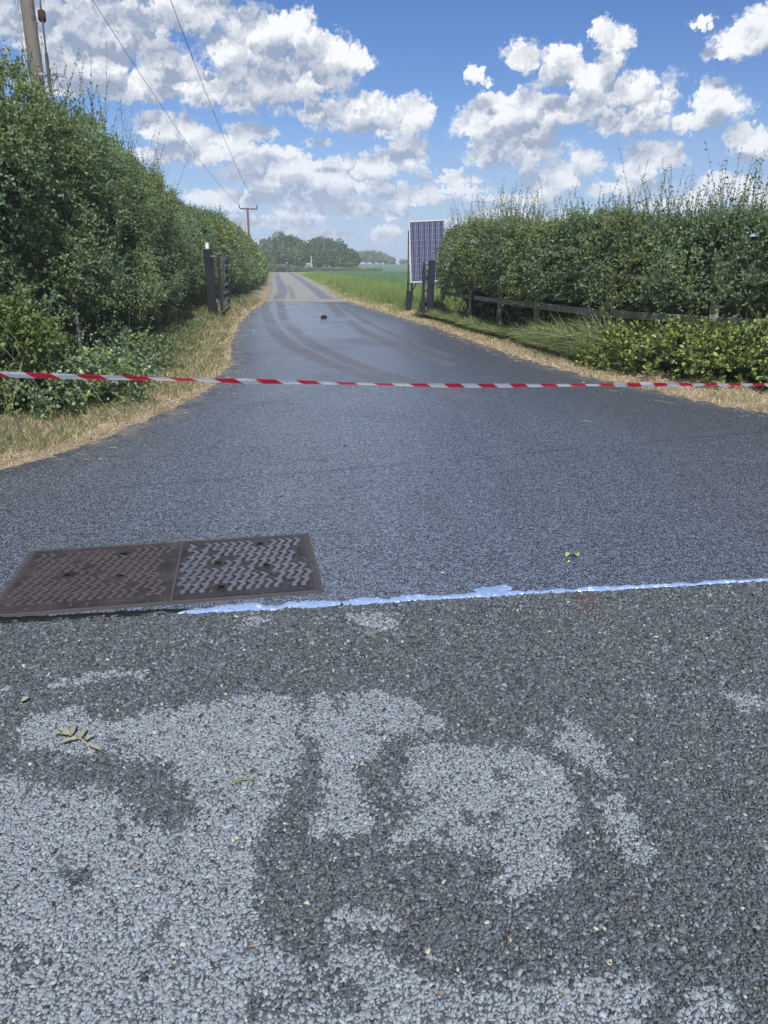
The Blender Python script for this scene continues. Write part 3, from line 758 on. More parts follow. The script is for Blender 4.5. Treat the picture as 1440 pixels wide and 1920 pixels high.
BRAM = [(0.124, 0.174, 0.049), (0.164, 0.221, 0.061), (0.208, 0.262, 0.070), (0.099, 0.140, 0.048), (0.258, 0.292, 0.084)]

class Line:
    def __init__(s, pts):
        s.p = np.array([q[:2] for q in pts], float); s.h = np.array([q[2] for q in pts], float)
        d = np.linalg.norm(np.diff(s.p, axis=0), axis=1); s.s = np.concatenate([[0], np.cumsum(d)]); s.L = s.s[-1]
    def at(s, t):
        x = np.interp(t, s.s, s.p[:, 0]); y = np.interp(t, s.s, s.p[:, 1]); h = np.interp(t, s.s, s.h)
        e = .35; dx = np.interp(t + e, s.s, s.p[:, 0]) - np.interp(t - e, s.s, s.p[:, 0]); dy = np.interp(t + e, s.s, s.p[:, 1]) - np.interp(t - e, s.s, s.p[:, 1])
        l = np.hypot(dx, dy); return x, y, h, dx / l, dy / l
def hedge_surf(ln, side, s, q, top, lump, off=0., seed=0., und_=(.25, .7)):
    """s along, q up the face then inward over the top. side=+1: outward is to the right of the line's run"""
    x, y, h, dx, dy = ln.at(s); nx_, ny_ = dy * side, -dx * side
    onface = q < h
    z = np.where(onface, q, h); inw = np.where(onface, .40 * (np.clip(q / h, 0, 1)) ** 4, .40 + (q - h))
    z = z - np.where(onface, 0, .12 * ((q - h) / top) ** 2)
    bmp = (fbm(s / 1.3 + seed, q / 1.0, seed, 3, .55) - .5) * 2 * lump + (fbm(s / .35 + seed, q / .35, seed + 3, 2) - .5) * lump * .7
    und = -und_[0] * sstep(und_[1] - q, 0, und_[1] * .5)
    o = bmp + off + und
    face = np.where(onface, 1., .25); upw = np.where(onface, .15 * sstep(q / h, .6, 1.), 1.)
    gx0, gy0 = x + nx_ * (o * face - inw), y + ny_ * (o * face - inw)
    gz = height(x + nx_ * .2, y + ny_ * .2)
    P = np.stack([gx0, gy0, gz + z + o * upw], -1)
    Nn = unit(np.stack([nx_ * (1 - upw * .8), ny_ * (1 - upw * .8), upw + .12], -1))
    return P, Nn, bmp
def hedge(label, pts, side, dens, leaf, cols, lump=.16, top=1.3, k=9, shoots=40, sl=(.25, .7), cat='hedge', seed=0., back=1.5, cut=0., core_in=.34, gap=.5, name='hedge', group=None, upper=None, hollow=None, und_=(.25, .7), shk=16):
    ln = Line(pts); c = ln.at(np.array([ln.L / 2])); t = thing(name, label, cat, (float(c[0][0]), float(c[1][0]), 0), group)
    Hm = ln.h.max(); A = ln.L * (Hm + top); n = int(A * dens / k)
    s = rng.uniform(0, ln.L, n); q = rng.uniform(.05, Hm + top, n)
    P, Nn, b = hedge_surf(ln, side, s, q, top, lump, 0., seed, und_)
    hh = ln.at(s)[2]; ok = (q < hh + top) & ((q > und_[1] * (.97 + .22 * fbm(s / .5, q * 0 + 2, seed + 5, 2))) | (rng.random(n) < (.35 if und_[0] < .3 else .10)))
    holes = fbm(s / .55 + 3 + seed, q / .42, seed + 9, 3, .6)
    ok &= (holes > .30 + gap * .14 * rng.random(n) * 2)
    if hollow: ok &= ~hollow(P, q)
    s, q, P, Nn, b, hh = s[ok], q[ok], P[ok], Nn[ok], b[ok], hh[ok]; n = len(s)
    dep = rng.exponential(.085 * leaf / .045, n).clip(0, .42) - cut
    O = P - Nn * dep[:, None]
    A_ = unit(Nn * .65 + rdir(n) * .75 + np.array([0, 0, .32]))
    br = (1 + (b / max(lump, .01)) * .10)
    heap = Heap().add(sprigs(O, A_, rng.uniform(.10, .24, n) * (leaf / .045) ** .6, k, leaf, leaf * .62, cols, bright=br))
    if upper:  # brighter leaf colours near the top stand for sunlight there
        m_ = int(n * .2); i = rng.choice(np.where(q > hh * .72)[0], m_); heap.add(sprigs(O[i] + Nn[i] * .05, unit(Nn[i] + rdir(m_) * .6), .2, k, leaf, leaf * .6, upper))
    heap.build('foliage', m_leaf, t)
    # shoots standing out of the top
    m = int(ln.L * shoots)
    s = rng.uniform(0, ln.L, m); hs_ = ln.at(s)[2]; q = hs_ + rng.uniform(-.25, top * .75, m)
    P, Nn, b = hedge_surf(ln, side, s, q, top, lump, 0., seed, und_)
    clump = fbm(s / .5, q * 0, 4 + seed, 2); Ls = (sl[0] + (sl[1] - sl[0]) * rng.random(m) ** 2.2) * (.5 + 1.0 * sstep(clump, .3, .7)); D = unit(rdir(m) * .42 + Nn * .25 + np.array([0, 0, 1.]))
    P = P - np.array([0, 0, .08])
    bend = rdir(m) * .12; tt = np.linspace(0, 1, 5)[None, :, None]
    C_ = P[:, None] + D[:, None] * Ls[:, None, None] * tt + bend[:, None] * Ls[:, None, None] * tt ** 2
    hp = Heap().add(stem_geo(C_, .0035 * (leaf / .045), np.tile([[.10, .085, .045]], (m, 1))))
    kk = shk; u = np.tile((np.arange(kk) + .5) / kk, m); i = np.repeat(np.arange(m), kk); u = (u + rng.uniform(-.03, .03, len(u))).clip(0, 1)
    Q = P[i] + D[i] * (Ls[i] * u)[:, None] + bend[i] * (Ls[i] * u ** 2)[:, None]
    DD = unit(D[i] * .5 + rdir(len(i)) * .9); lf = leaf * 1.05 * (1.2 - .6 * u) * rng.uniform(.8, 1.2, len(i))
    hp.add(leaf_geo(Q, DD, unit(rdir(len(i)) + np.array([0, 0, .4])), lf, lf * .6, pal(len(i), upper or cols)))
    hp.build('young_shoots', m_leaf, t)
    # solid dark core, added to stop light passing through the hedge
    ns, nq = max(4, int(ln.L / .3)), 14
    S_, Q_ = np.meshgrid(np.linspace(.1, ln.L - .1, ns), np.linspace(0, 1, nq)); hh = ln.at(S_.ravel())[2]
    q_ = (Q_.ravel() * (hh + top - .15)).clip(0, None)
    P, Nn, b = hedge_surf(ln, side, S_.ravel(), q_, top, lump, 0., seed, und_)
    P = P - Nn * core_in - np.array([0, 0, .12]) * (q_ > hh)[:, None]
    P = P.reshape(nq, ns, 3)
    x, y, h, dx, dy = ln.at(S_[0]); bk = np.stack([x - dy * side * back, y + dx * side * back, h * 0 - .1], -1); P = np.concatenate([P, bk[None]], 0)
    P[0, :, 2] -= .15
    npmesh('dark_core', P, grid_loops(nq + 1, ns), 4, m_core, t)
    # woody stems
    m = int(min(ln.L, 16) * 9); s = rng.uniform(0, min(ln.L, 16), m); P, Nn, b = hedge_surf(ln, side, s, rng.uniform(.02, .1, m), top, lump, -.05, seed)
    D = unit(rdir(m) * .5 + np.array([0, 0, 1.]) - Nn * .1); tt = np.linspace(0, 1, 5)[None, :, None]
    C_ = P[:, None] + D[:, None] * tt * rng.uniform(.5, 1.2, (m, 1, 1)) + rdir(m)[:, None] * .18 * tt ** 2
    Heap().add(stem_geo(C_, rng.uniform(.004, .012, m), pal(m, [(.09, .075, .055), (.13, .11, .08), (.06, .05, .04)]))).build('woody_stems', m_twig, t)
    return t

LH = [(-7.4, 4.6, 3.4), (-5.6, 5.8, 3.4), (-4.35, 7.4, 3.35), (-3.75, 8.9, 3.28), (-3.8, 11, 3.2), (-4.1, 14, 3.05), (-4.6, 17, 2.85), (-5.15, 20.5, 2.78)]
hedge('tall dark overgrown hedge filling the left edge, in front of the wooden pole', LH, 1, 2250, .044, HAW, lump=.62, top=1.5, k=9, shoots=56, sl=(.15, 1.15), shk=22, gap=.9, seed=2., upper=HAWB, cut=.02)
hedge('close clipped dark stretch of hedge directly behind the black gate post with white top', [(-5.2, 20.3, 2.78), (-5.3, 22, 2.80), (-5.75, 27, 2.88)], 1, 1500, .058, HAW, lump=.10, top=1.2, k=8, shoots=12, sl=(.2, .5), gap=.2, seed=7.)
hedge('paler loose hedge running on down the lane beyond the open left gate', [(-5.65, 26.8, 2.95), (-6.0, 31, 3.0), (-6.4, 36, 2.95), (-7.4, 44, 2.8)], 1, 850, .085, HAWB, lump=.2, top=1.2, k=8, shoots=12, sl=(.2, .6), seed=12., upper=BRAM)
hedge('farthest stretch of left hedge, narrowing towards the dark wood', [(-7.3, 43.6, 2.8), (-9.3, 60, 2.55), (-12.8, 84, 2.3), (-17.3, 112, 2.1)], 1, 260, .16, HAWB, lump=.25, top=1.2, k=8, shoots=4, sl=(.2, .5), seed=19.)
RH = [(1.47, 22.3, 2.35), (1.86, 19.5, 2.38), (2.26, 17.2, 2.28), (2.68, 15.0, 2.2), (3.37, 12.5, 2.12), (4.22, 10.42, 1.95), (5.95, 8.68, 1.85), (8.3, 7.6, 1.85), (12, 6.7, 1.85)]
hedge('long sunlit hawthorn hedge behind the post and rail fence on the right', RH, 1, 2750, .050, HAWB, lump=.22, top=1.3, k=8, shoots=100, sl=(.12, .80), gap=.25, seed=31., core_in=.50, und_=(.50, .80), shk=22)
hedge('low distant hedge at the bend of the lane, below the dark wood', [(-35, 168, 1.3), (-24, 172, 1.6), (-19, 176, .9), (-8, 182, .7), (0, 188, .6)], 1, 60, .30, HAWB, lump=.3, top=2, k=6, shoots=1, sl=(.2, .4), seed=44.)

# ------------------------------------------------------------------ shrubs and brambles
def shrub(name, label, cat, c, r, dens, leaf, cols, k=9, hexa=False, own=0, shoots=10, flowers=0, mat=None, seed=0., droop=.15, core=.55, lumpf=.25, sl=(.2, .5), group=None):
    c = np.array(c, float); r = np.array(r, float); gz = H1(c[0], c[1]); t = thing(name, label, cat, (c[0], c[1], gz), group); c = c + [0, 0, gz]
    A = 4 * pi * (r[0] * r[1] * .5 + r[2] * (r[0] + r[1]) * .5) / 2; n = int(A * dens / k)
    d = rdir(n); d[:, 2] = np.abs(d[:, 2]) * np.where(rng.random(n) < .8, 1, -.6); d = unit(d)
    f = 1 + (fbm(d[:, 0] * 2.2 + seed, d[:, 1] * 2.2, d[:, 2] * 2.2, 3, .6) - .5) * 2 * lumpf
    O = c + d * r * (f * (1 - rng.exponential(.07, n).clip(0, .4)))[:, None]
    ok = O[:, 2] > height(O[:, 0], O[:, 1]) + .01; O, d = O[ok], d[ok]; n = len(O)
    A_ = unit(d * .6 + rdir(n) * .7 + np.array([0, 0, .3]))
    V_, Lp, T_, C_ = sprigs(O, A_, rng.uniform(.12, .28, n), k, leaf, leaf * .72, cols, hexa=hexa, droop=droop)
    kv = 6 if hexa else 4; nf = len(V_) // kv; m = mat or m_leafb; V3 = V_.reshape(nf, kv, 3); C3 = C_.reshape(nf, kv, 3)
    Fp = np.array([0, 1, 2, 0, 2, 3, 0, 3, 4, 0, 4, 5] if hexa else [0, 1, 2, 0, 2, 3])
    pick = np.zeros(0, int)
    if own:
        ce = V3.mean(1); dist = np.linalg.norm(ce - [0, 0, 1.5], axis=1); px, py = project(ce[:, 0], ce[:, 1], ce[:, 2])
        outer = ((ce - c) / r); score = dist - .9 * np.linalg.norm(outer, axis=1) - 1.5 * (np.ptp(V3[:, :, 2], axis=1) / leaf)
        cand = np.where((px > 4) & (px < 1436))[0]; pick = cand[np.argsort(score[cand])][:own]
        for i in pick: npmesh('leaf', V3[i], Fp, 3, m, t, C3[i])
    rest = np.setdiff1d(np.arange(nf), pick)
    Heap().add((V3[rest].reshape(-1, 3), (np.arange(len(rest))[:, None] * kv + Fp[None]).ravel(), 3, C3[rest].reshape(-1, 3))).build('foliage', m, t)
    if shoots:
        d = rdir(shoots); d[:, 2] = np.abs(d[:, 2]); P_ = c + d * r * .75; D = unit(d + np.array([0, 0, .5])); tt = np.linspace(0, 1, 6)[None, :, None]; Ls = rng.uniform(sl[0], sl[1], (shoots, 1, 1)) * 1.6
        C_ = P_[:, None] + D[:, None] * tt * Ls + np.array([0, 0, -.5]) * tt ** 2 * Ls * rng.uniform(.2, 1, (shoots, 1, 1)) + rdir(shoots)[:, None] * .1 * tt ** 2
        hp = Heap().add(stem_geo(C_, .003, pal(shoots, [(.14, .12, .07), (.09, .10, .04)])))
        Q = C_[:, 1:].reshape(-1, 3); Q = np.repeat(Q, 3, 0) + rng.normal(0, .012, (len(Q) * 3, 3)); nn = len(Q)
        hp.add(leaf_geo(Q, rdir(nn), unit(rdir(nn) + np.array([0, 0, .6])), leaf * rng.uniform(.6, 1., nn), leaf * .5, pal(nn, cols), hexa))
        hp.build('arching_shoots', m, t)
        for i in range(min(flowers, shoots)):
            q = Vector(C_[i, -1]); mb = MB()
            for _ in range(6):
                a = _ * pi / 3; v = Vector((math.cos(a), math.sin(a), .3)); w = Vector((-math.sin(a), math.cos(a), 0)) * .007
                mb.add([q, q + v * .012 + w, q + v * .02, q + v * .012 - w], [(0, 1, 2, 3)])
            mb.build('blossom', m_flower, t)
    if core:  # dark lump added inside so no light shows through
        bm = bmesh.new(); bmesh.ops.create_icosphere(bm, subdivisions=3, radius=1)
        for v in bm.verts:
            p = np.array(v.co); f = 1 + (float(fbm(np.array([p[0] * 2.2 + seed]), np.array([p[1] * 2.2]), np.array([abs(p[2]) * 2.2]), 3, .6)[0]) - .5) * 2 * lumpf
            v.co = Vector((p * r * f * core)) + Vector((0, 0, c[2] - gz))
        me = bpy.data.meshes.new('dark_core'); bm.to_mesh(me); bm.free(); link('dark_core', me, m_core, t)
    return t
m_flower = plain('white_blossom', (.72, .68, .58), .6, .3, var=.1)
shrub('rose_shrub', 'lighter green flowering shrub at the left edge, in front of the dark hedge foot', 'shrub', (-3.98, 7.6, .66), (.62, .42, .40), 2600, .050, [(.085, .13, .035), (.11, .165, .045), (.14, .19, .055), (.06, .10, .035)], own=120, shoots=16, flowers=7, seed=3., core=.5)
shrub('ivy_thicket', 'tall leafy thicket climbing round the wooden pole at the top left', 'shrub', (-5.65, 8.6, 3.1), (.85, 1.0, 1.15), 2400, .048, HAWB, shoots=26, seed=5., mat=m_leaf, sl=(.2, .5))
shrub('elder_bough', 'leafy bough bulging from the left hedge below the wooden pole', 'shrub', (-4.35, 8.6, 2.35), (.55, .8, .75), 2600, .046, HAW, shoots=10, seed=8., mat=m_leaf)
bsp = [((6.5, 8.35, .12), (1.0, .55, .40)), ((5.6, 8.95, .12), (.95, .55, .40)), ((4.85, 9.6, .14), (.85, .55, .42)), ((4.25, 10.4, .12), (.7, .55, .40)), ((3.72, 11.4, .10), (.5, .7, .34))]
BL = ['bramble mound at the right edge, below the fence rail', 'widest bramble mound, just left of the one at the right edge', 'bramble mound in the middle of the row below the rail', 'bramble mound to the right of the bare wooden post', 'smallest bramble mound at the foot of the bare wooden post']
for i, (c, r) in enumerate(bsp):
    shrub('bramble_patch', BL[i], 'bramble', c, r, 1500, .066, BRAM, k=7, hexa=True, own=58, shoots=26, flowers=2, seed=10. + i, lumpf=.45, group='brambles below the post and rail fence')
# low nettles and weeds at the foot of the left hedge
for i, (x, y, r, lb) in enumerate([(-4.2, 7.45, .5, 'dark weeds at the left edge below the tape'), (-3.55, 7.65, .42, 'dark weeds just right of the flowering shrub, below the tape'), (-3.15, 8.2, .40, 'low leafy weeds crossed by the tape, where the hedge foot bends back'), (-3.35, 9.2, .3, 'low leafy weeds on the bank behind the striped tape, by the hedge foot'), (-3.55, 10.6, .32, 'weeds on the bank half way to the open left gate')]):
    shrub('weed_clump', lb, 'weeds', (x, y, .12), (.42, r, .36 if y < 8.5 else .24), 1500, .050, HAW + HAW + BRAM, k=7, shoots=14, seed=20. + i, core=.4, group='weeds at the foot of the left hedge')

# bare arching stems at the hedge foot
m = 46; P = np.stack([rng.uniform(-4.4, -3.4, m), rng.uniform(6.6, 8.4, m), rng.uniform(.1, .9, m)], -1)
D = unit(rdir(m) * .8 + np.array([.35, -.25, .1])); tt = np.linspace(0, 1, 9)[None, :, None]; Ls = rng.uniform(.4, 1.1, (m, 1, 1))
C_ = P[:, None] + D[:, None] * tt * Ls + np.array([0, 0, -.6]) * tt ** 2 * Ls
o = Heap().add(stem_geo(C_, rng.uniform(.003, .006, m), pal(m, [(.26, .21, .13), (.18, .17, .09), (.12, .09, .06)]))).build('bare_bramble_stems', m_twig)

# ------------------------------------------------------------------ grass
STRAW = [(.44, .35, .22), (.50, .41, .27), (.36, .28, .18), (.56, .47, .33), (.28, .22, .14), (.24, .24, .12)]
GREEN = [(.075, .135, .03), (.10, .17, .035), (.13, .20, .045), (.06, .11, .03), (.17, .21, .06)]
LONG = [(.12, .19, .075), (.15, .22, .085), (.18, .25, .10), (.10, .15, .06), (.28, .29, .15), (.36, .31, .19)]
def verge(n, y0, y1, side, d0, d1, hgt, wid, lean, cols, name, mat, label, keepf=None, tri=False, bend=.6, gamma=1.6):
    y = y0 + (y1 - y0) * rng.random(n) ** gamma; d = d0 + (d1 - d0) * rng.random(n)
    x = xl(y) - d if side < 0 else xr(y) + d
    x = x + rng.normal(0, .03, n)
    f = fbm(x * 1.3, y * 1.3, 2 if side < 0 else 5, 4, .6); ok = np.ones(n, bool) if keepf is None else keepf(x, y, d, f)
    x, y, d, f = x[ok], y[ok], d[ok], f[ok]; n = len(x)
    sc_ = np.clip(y / 9., .8, 6.)
    P = np.stack([x, y, height(x, y) - .005], -1); D = unit(rdir(n) * lean + np.array([0, 0, 1.]))
    D[:, 2] = np.abs(D[:, 2])
    C_ = pal(n, cols, .15)
    o = Heap().add(blade_geo(P, D, hgt * rng.uniform(.5, 1.3, n), wid * sc_, bend * rng.uniform(.3, 1.2, n), C_, tri)).build(name, mat)
    tag(o, label, 'grass'); return o
verge(56000, 5.0, 34, -1, -.03, 1.5, .09, .0042, 1.5, STRAW, 'dry_grass', m_straw, 'cut straw coloured grass along the left edge of the tarmac', lambda x, y, d, f: (f + (.75 - d) * np.where(y < 7.6, .10, .55) > np.where(y < 7.6, .34, .54)))
verge(38000, 5.8, 34, -1, .12, 1.7, .12, .0045, 1.0, [(.08, .125, .045), (.11, .155, .055), (.065, .10, .035), (.14, .18, .07), (.10, .085, .055), (.09, .14, .05)] * 2 + STRAW[:2], 'bank_grass', m_grass, 'patchy green and straw grass on the bank below the left hedge', lambda x, y, d, f: (f + d * .25 > .46))
verge(38000, 6.2, 36, 1, -.03, 1.0, .075, .0045, 1.6, STRAW, 'dry_grass', m_straw, 'bleached straw grass along the right edge of the tarmac', gamma=1.3)
verge(6000, 6.2, 24, 1, .2, 1.3, .10, .005, .9, GREEN, 'sprouting_grass', m_grass, 'green tufts coming through the straw on the right verge', lambda x, y, d, f: f > .52)
# clippings and bits blown on to the tarmac edge
n = 1500; sd_ = rng.random(n) < .5; y = 5.8 + 26 * rng.random(n) ** 1.8; d = rng.exponential(.16, n); x = np.where(sd_, xl(y) + d, xr(y) - d)
P = np.stack([x, y, x * 0 + .010], -1); D = rdir(n); D[:, 2] = .05; D = unit(D)
o = Heap().add(blade_geo(P, D, rng.uniform(.02, .07, n), .0035 * np.clip(y / 9, .8, 4), .2, pal(n, STRAW))).build('loose_clippings', m_straw)
tag(o, 'loose straw clippings scattered on the tarmac edges', 'clippings')
# long grass under the fence
n = 30000; y = 10.6 + 12.2 * rng.random(n) ** .8; fx = np.interp(-y, -np.array([q[1] for q in RH]), [q[0] for q in RH])
w = rng.random(n); x = (xr(y) + .62) * (1 - w) + (fx + .05) * w; f = fbm(x * 2, y * 1.2, 8, 3); ok = (f > .36) & ~((x > 3.6) & (y < 11.2)); x, y, f = x[ok], y[ok], f[ok]; n = len(x)
P = np.stack([x, y, height(x, y)], -1); D = unit(rdir(n) * .65 + np.array([-.10, -.10, 1.])); Hh = rng.uniform(.40, .95, n) * sstep(x - xr(y), .45, 1.1).clip(.4, 1) * (.6 + .8 * f)
o = Heap().add(blade_geo(P, D, Hh, .0085 * np.clip(y / 12, 1, 2), rng.uniform(.3, 1.1, n), pal(n, LONG))).build('long_grass', m_grass)
tag(o, 'long arching green grass between the straw verge and the fence', 'grass')
# rough grass beside the lane and the crop behind it
n = 34000; y = 25 + 95 * rng.random(n) ** 1.7; d = .25 + 4.4 * rng.random(n); x = xr(y) + d; ok = (fbm(x, y * .5, 3, 3) > .25); x, y, d = x[ok], y[ok], d[ok]; n = len(x)
P = np.stack([x, y, height(x, y)], -1); wv = fbm(x * .4, y * .2, 6, 3)[:, None]
cc = pal(n, [(.17, .25, .07), (.20, .28, .08), (.13, .21, .06), (.26, .28, .12)], .12) * (.75 + .5 * wv)
o = Heap().add(blade_geo(P, unit(rdir(n) * .35 + np.array([0, 0, 1.])), rng.uniform(.2, .6, n) * sstep(d, 0, 1.2).clip(.25, 1), .012 * y / 25, .4, cc, True)).build('rough_grass', m_grass)
tag(o, 'yellow green rough grass between the lane and the crop', 'grass')
n = 52000; y = 24 + 130 * rng.random(n) ** 1.8; d = 3.9 + (18 + y * .12) * rng.random(n) ** 1.2; x = xr(y) + d; ok = x > -40; x, y, d = x[ok], y[ok], d[ok]; n = len(x)
P = np.stack([x, y, height(x, y)], -1)
cc = pal(n, [(.105, .195, .110), (.125, .22, .120), (.09, .17, .10), (.15, .24, .13)], .10)
o = Heap().add(blade_geo(P, unit(rdir(n) * .25 + np.array([0, 0, 1.])), rng.uniform(.4, .62, n), .016 * y / 25, .3, cc, True)).build('cereal_crop', m_grass)
tag(o, 'blue green young cereal crop standing in the open field', 'crop')

# ------------------------------------------------------------------ far woods
m_tree = tinted('woodland_leaf', rough=.7, spec=.15, transl=.2)
m_bark = plain('woodland_bark', (.09, .075, .06), .9, .1)
OAK = [(.042, .086, .030), (.055, .108, .034), (.074, .135, .038), (.036, .070, .028)]
ASH = [(.060, .105, .036), (.075, .125, .040), (.050, .090, .036)]
def tree(label, px, ptop, wpx, Y, cols=OAK, n=6500, pbase=None, kind=0, group='trees of the dark wood at the end of the lane', name='broadleaf_tree', lf=.62):
    b = at(px, 500, Y); gz = H1(b.x, Y); topz = at(px, ptop, Y).z; Hh = topz - gz; ppm = 1387. / (Y * .95); rw = wpx / ppm / 2
    t = thing(name, label, 'tree', (b.x, Y, gz), group)
    mb = MB(); r0 = Hh * .028
    mb.tube([(b.x, Y, gz - .2), (b.x + .1, Y, gz + Hh * .25), (b.x, Y, gz + Hh * .55), (b.x + .1, Y, gz + Hh * .8)], [r0 * 1.3, r0, r0 * .6, r0 * .2], 7)
    for q in range(5):
        a = q * 1.3 + px; z0 = gz + Hh * (.25 + .1 * q)
        mb.tube([(b.x, Y, z0), (b.x + math.cos(a) * rw * .5, Y + math.sin(a) * rw * .5, z0 + Hh * .18)], [r0 * .45, r0 * .12], 5)
    mb.build('trunk', m_bark, t)
    nl = 44; dirs = rdir(nl); dirs[:, 2] = dirs[:, 2] * .9
    cz = gz + Hh * (.56 if kind == 0 else .5); rz = Hh * (.50 if kind == 0 else .50)
    rad = rng.uniform(.24, .40, nl) * min(rw, rz) * 1.05
    sh = rng.uniform(.15, .80, (nl, 1))
    if kind == 2: dirs[:, :2] *= (1 - .55 * np.clip(dirs[:, 2:], 0, 1))
    cen = np.array([b.x, Y, cz]) + dirs * sh * np.array([rw, rw, rz])
    i = rng.integers(0, nl, n); d = rdir(n); P = cen[i] + d * (rad[i] * rng.uniform(.65, 1.08, n) ** .5)[:, None]
    P[:, 2] = np.maximum(P[:, 2], gz + .2)
    k_ = lf * rng.uniform(.5, 1.2, n) * Y / 210
    lobe = rng.uniform(.72, 1.3, nl)
    Heap().add(leaf_geo(P, rdir(n), unit(d + rdir(n) * .6 + np.array([0, 0, .3])), k_, k_ * .8, pal(n, cols, .14) * lobe[i][:, None])).build('crown', m_tree, t)
    return t
LB = 'rounded crown in the dark wood behind the lane bend'
for a in [('wide pale backed tree at the left end of the dark wood', 508, 447, 44, 232), ('tallest round headed tree, left half of the dark wood', 541, 430, 62, 214), ('rounded crown behind the tallest one, in the dark wood', 566, 442, 44, 226), ('narrow tree whose tip pokes above the middle of the dark wood', 600, 433, 18, 238), ('crown just right of the pointed tip in the dark wood', 588, 447, 46, 216),
          ('crown over the middle of the dark wood, above the thin pale pole', 612, 447, 50, 222), ('crown right of the middle of the dark wood', 632, 451, 46, 212), ('sloping right shoulder tree of the dark wood', 650, 463, 40, 208), ('last low tree at the right end of the dark wood', 664, 474, 22, 206), ('low front crown at the left of the dark wood', 520, 462, 40, 208), ('low front crown below the tallest tree of the dark wood', 556, 462, 46, 203), ('low front crown right beside the thin pale pole', 600, 466, 50, 201), ('dark wood tree half behind the far end of the left hedge', 478, 452, 44, 224), ('dark wood tree behind the distant T pole, mostly hidden by hedge', 448, 450, 40, 230), ('leftmost tree of the dark wood, hidden behind the left hedge', 420, 452, 40, 236)]:
    tree(*a, kind=2 if 'narrow' in a[0] else 0)
for lb, px, pt, w in [('low round bush in front of the dark wood, right of the thin pale pole', 628, 479, 34), ('small round bush beside the larger one before the dark wood', 650, 480, 26)]:
    tree(lb, px, pt, w, 198, ASH, 1800, kind=1, name='field_bush', group=None)
LB2 = 'pale crown in the far wood right of the dark wood'
for a in [('first pale crown touching the right end of the dark wood', 672, 470, 26, 372), ('left tall crown of the far pale wood', 686, 470, 26, 366), ('central crown of the far pale wood', 700, 469, 24, 370), ('crown right of centre in the far pale wood', 714, 473, 24, 364), ('small sloping tree at the right end of the far pale wood', 734, 483, 17, 368), ('crown beside the small sloping tree in the far pale wood', 725, 478, 18, 372), ('solitary round tree far off, left of the solar panel', 757, 488, 17, 420)]:
    tree(*a, cols=[(.10, .155, .05), (.12, .175, .06), (.085, .13, .05)], n=1800, group='trees of the far pale wood', lf=.5)

# ------------------------------------------------------------------ barrier tape
def tape_mat():
    m, t, b = new_mat('striped_plastic_tape')
    uv = t.n('ShaderNodeUVMap'); uv.uv_map = 'UVMap'
    s = t.n('ShaderNodeSeparateXYZ'); t.put(s.inputs[0], uv.outputs[0])
    f = t.m('FRACT', t.m('ADD', s.outputs[0], t.m('MULTIPLY', s.outputs[1], .24)))
    red = t.m('MULTIPLY', t.step(f, .0, .012), t.step(f, .52, .508))
    smear = t.m('MULTIPLY', t.step(f, .86, 1.0), t.step(t.noise(obj_pos(t), 2.2, 2.), .42, .6))
    red = t.m('MAXIMUM', red, t.m('MULTIPLY', smear, .5))
    t.put(b.inputs['Base Color'], t.mix(red, (.86, .88, .91, 1), (.80, .016, .06, 1)))
    b.inputs['Roughness'].default_value = .32; b.inputs['Specular IOR Level'].default_value = .5
    tr = t.n('ShaderNodeBsdfTranslucent'); t.put(tr.inputs[0], t.mix(red, (.86, .88, .91, 1), (.80, .016, .06, 1)))
    mx = t.n('ShaderNodeMixShader'); mx.inputs[0].default_value = .3
    t.t.links.new(b.outputs[0], mx.inputs[1]); t.t.links.new(tr.outputs[0], mx.inputs[2]); t.t.links.new(mx.outputs[0], m.node_tree.nodes['Material Output'].inputs[0])
    bump(t, b, t.noise(obj_pos(t), 30., 3.), .003)
    return m
tp = [(0, 702, 4.15), (120, 705.5, 4.28), (250, 709, 4.42), (380, 712.5, 4.56), (450, 714.5, 4.64), (560, 716.5, 4.78), (640, 719, 4.88), (760, 721.5, 5.05), (850, 723, 5.18), (960, 723, 5.35), (1100, 722, 5.6), (1250, 721, 5.9), (1440, 721, 6.3)]
pts = [at(*q) for q in tp]
pts = [pts[0] + (pts[0] - pts[1]) * 5 + Vector((0, 0, .12))] + [pts[0] + (pts[0] - pts[1]) * 2 + Vector((0, 0, .02))] + pts + [pts[-1] + (pts[-1] - pts[-2]) * 1.2, pts[-1] + (pts[-1] - pts[-2]) * 2.6 + Vector((0, 0, .06))]
pa = np.array([tuple(p) for p in pts]); sl_ = np.concatenate([[0], np.cumsum(np.linalg.norm(np.diff(pa, axis=0), axis=1))])
n = 420; S_ = np.linspace(0, sl_[-1], n)
ctr = np.stack([np.interp(S_, sl_, pa[:, i]) for i in range(3)], -1)
for _ in range(30): ctr[1:-1] = (ctr[:-2] + ctr[1:-1] * 2 + ctr[2:]) / 4
pxs, pys = project(ctr[:, 0], ctr[:, 1], ctr[:, 2])
wpx = np.interp(pxs, [-300, 0, 80, 180, 270, 340, 400, 450, 500, 560, 640, 700, 780, 830, 880, 960, 1050, 1130, 1165, 1210, 1260, 1330, 1440, 1700],
                [11, 12, 11.5, 10.5, 9, 6.5, 8, 11, 10, 8.5, 6, 5, 7, 9, 8.5, 8.5, 6.5, 5.5, 8.5, 9, 7, 6, 6, 6])
dep = ctr[:, 1] * math.cos(PITCH) - (ctr[:, 2] - 1.5) * math.sin(PITCH)
vis_w = wpx / 1387 * dep; TW = .046
phi = np.arcsin(np.clip(vis_w / TW, .1, .98)) 
T_ = unit(np.gradient(ctr, axis=0)); up = np.tile([[0, 0, 1.]], (n, 1)); out = unit(np.cross(T_, up)); up = np.cross(out, T_)
phi = np.where(phi < 0, pi + phi, phi)
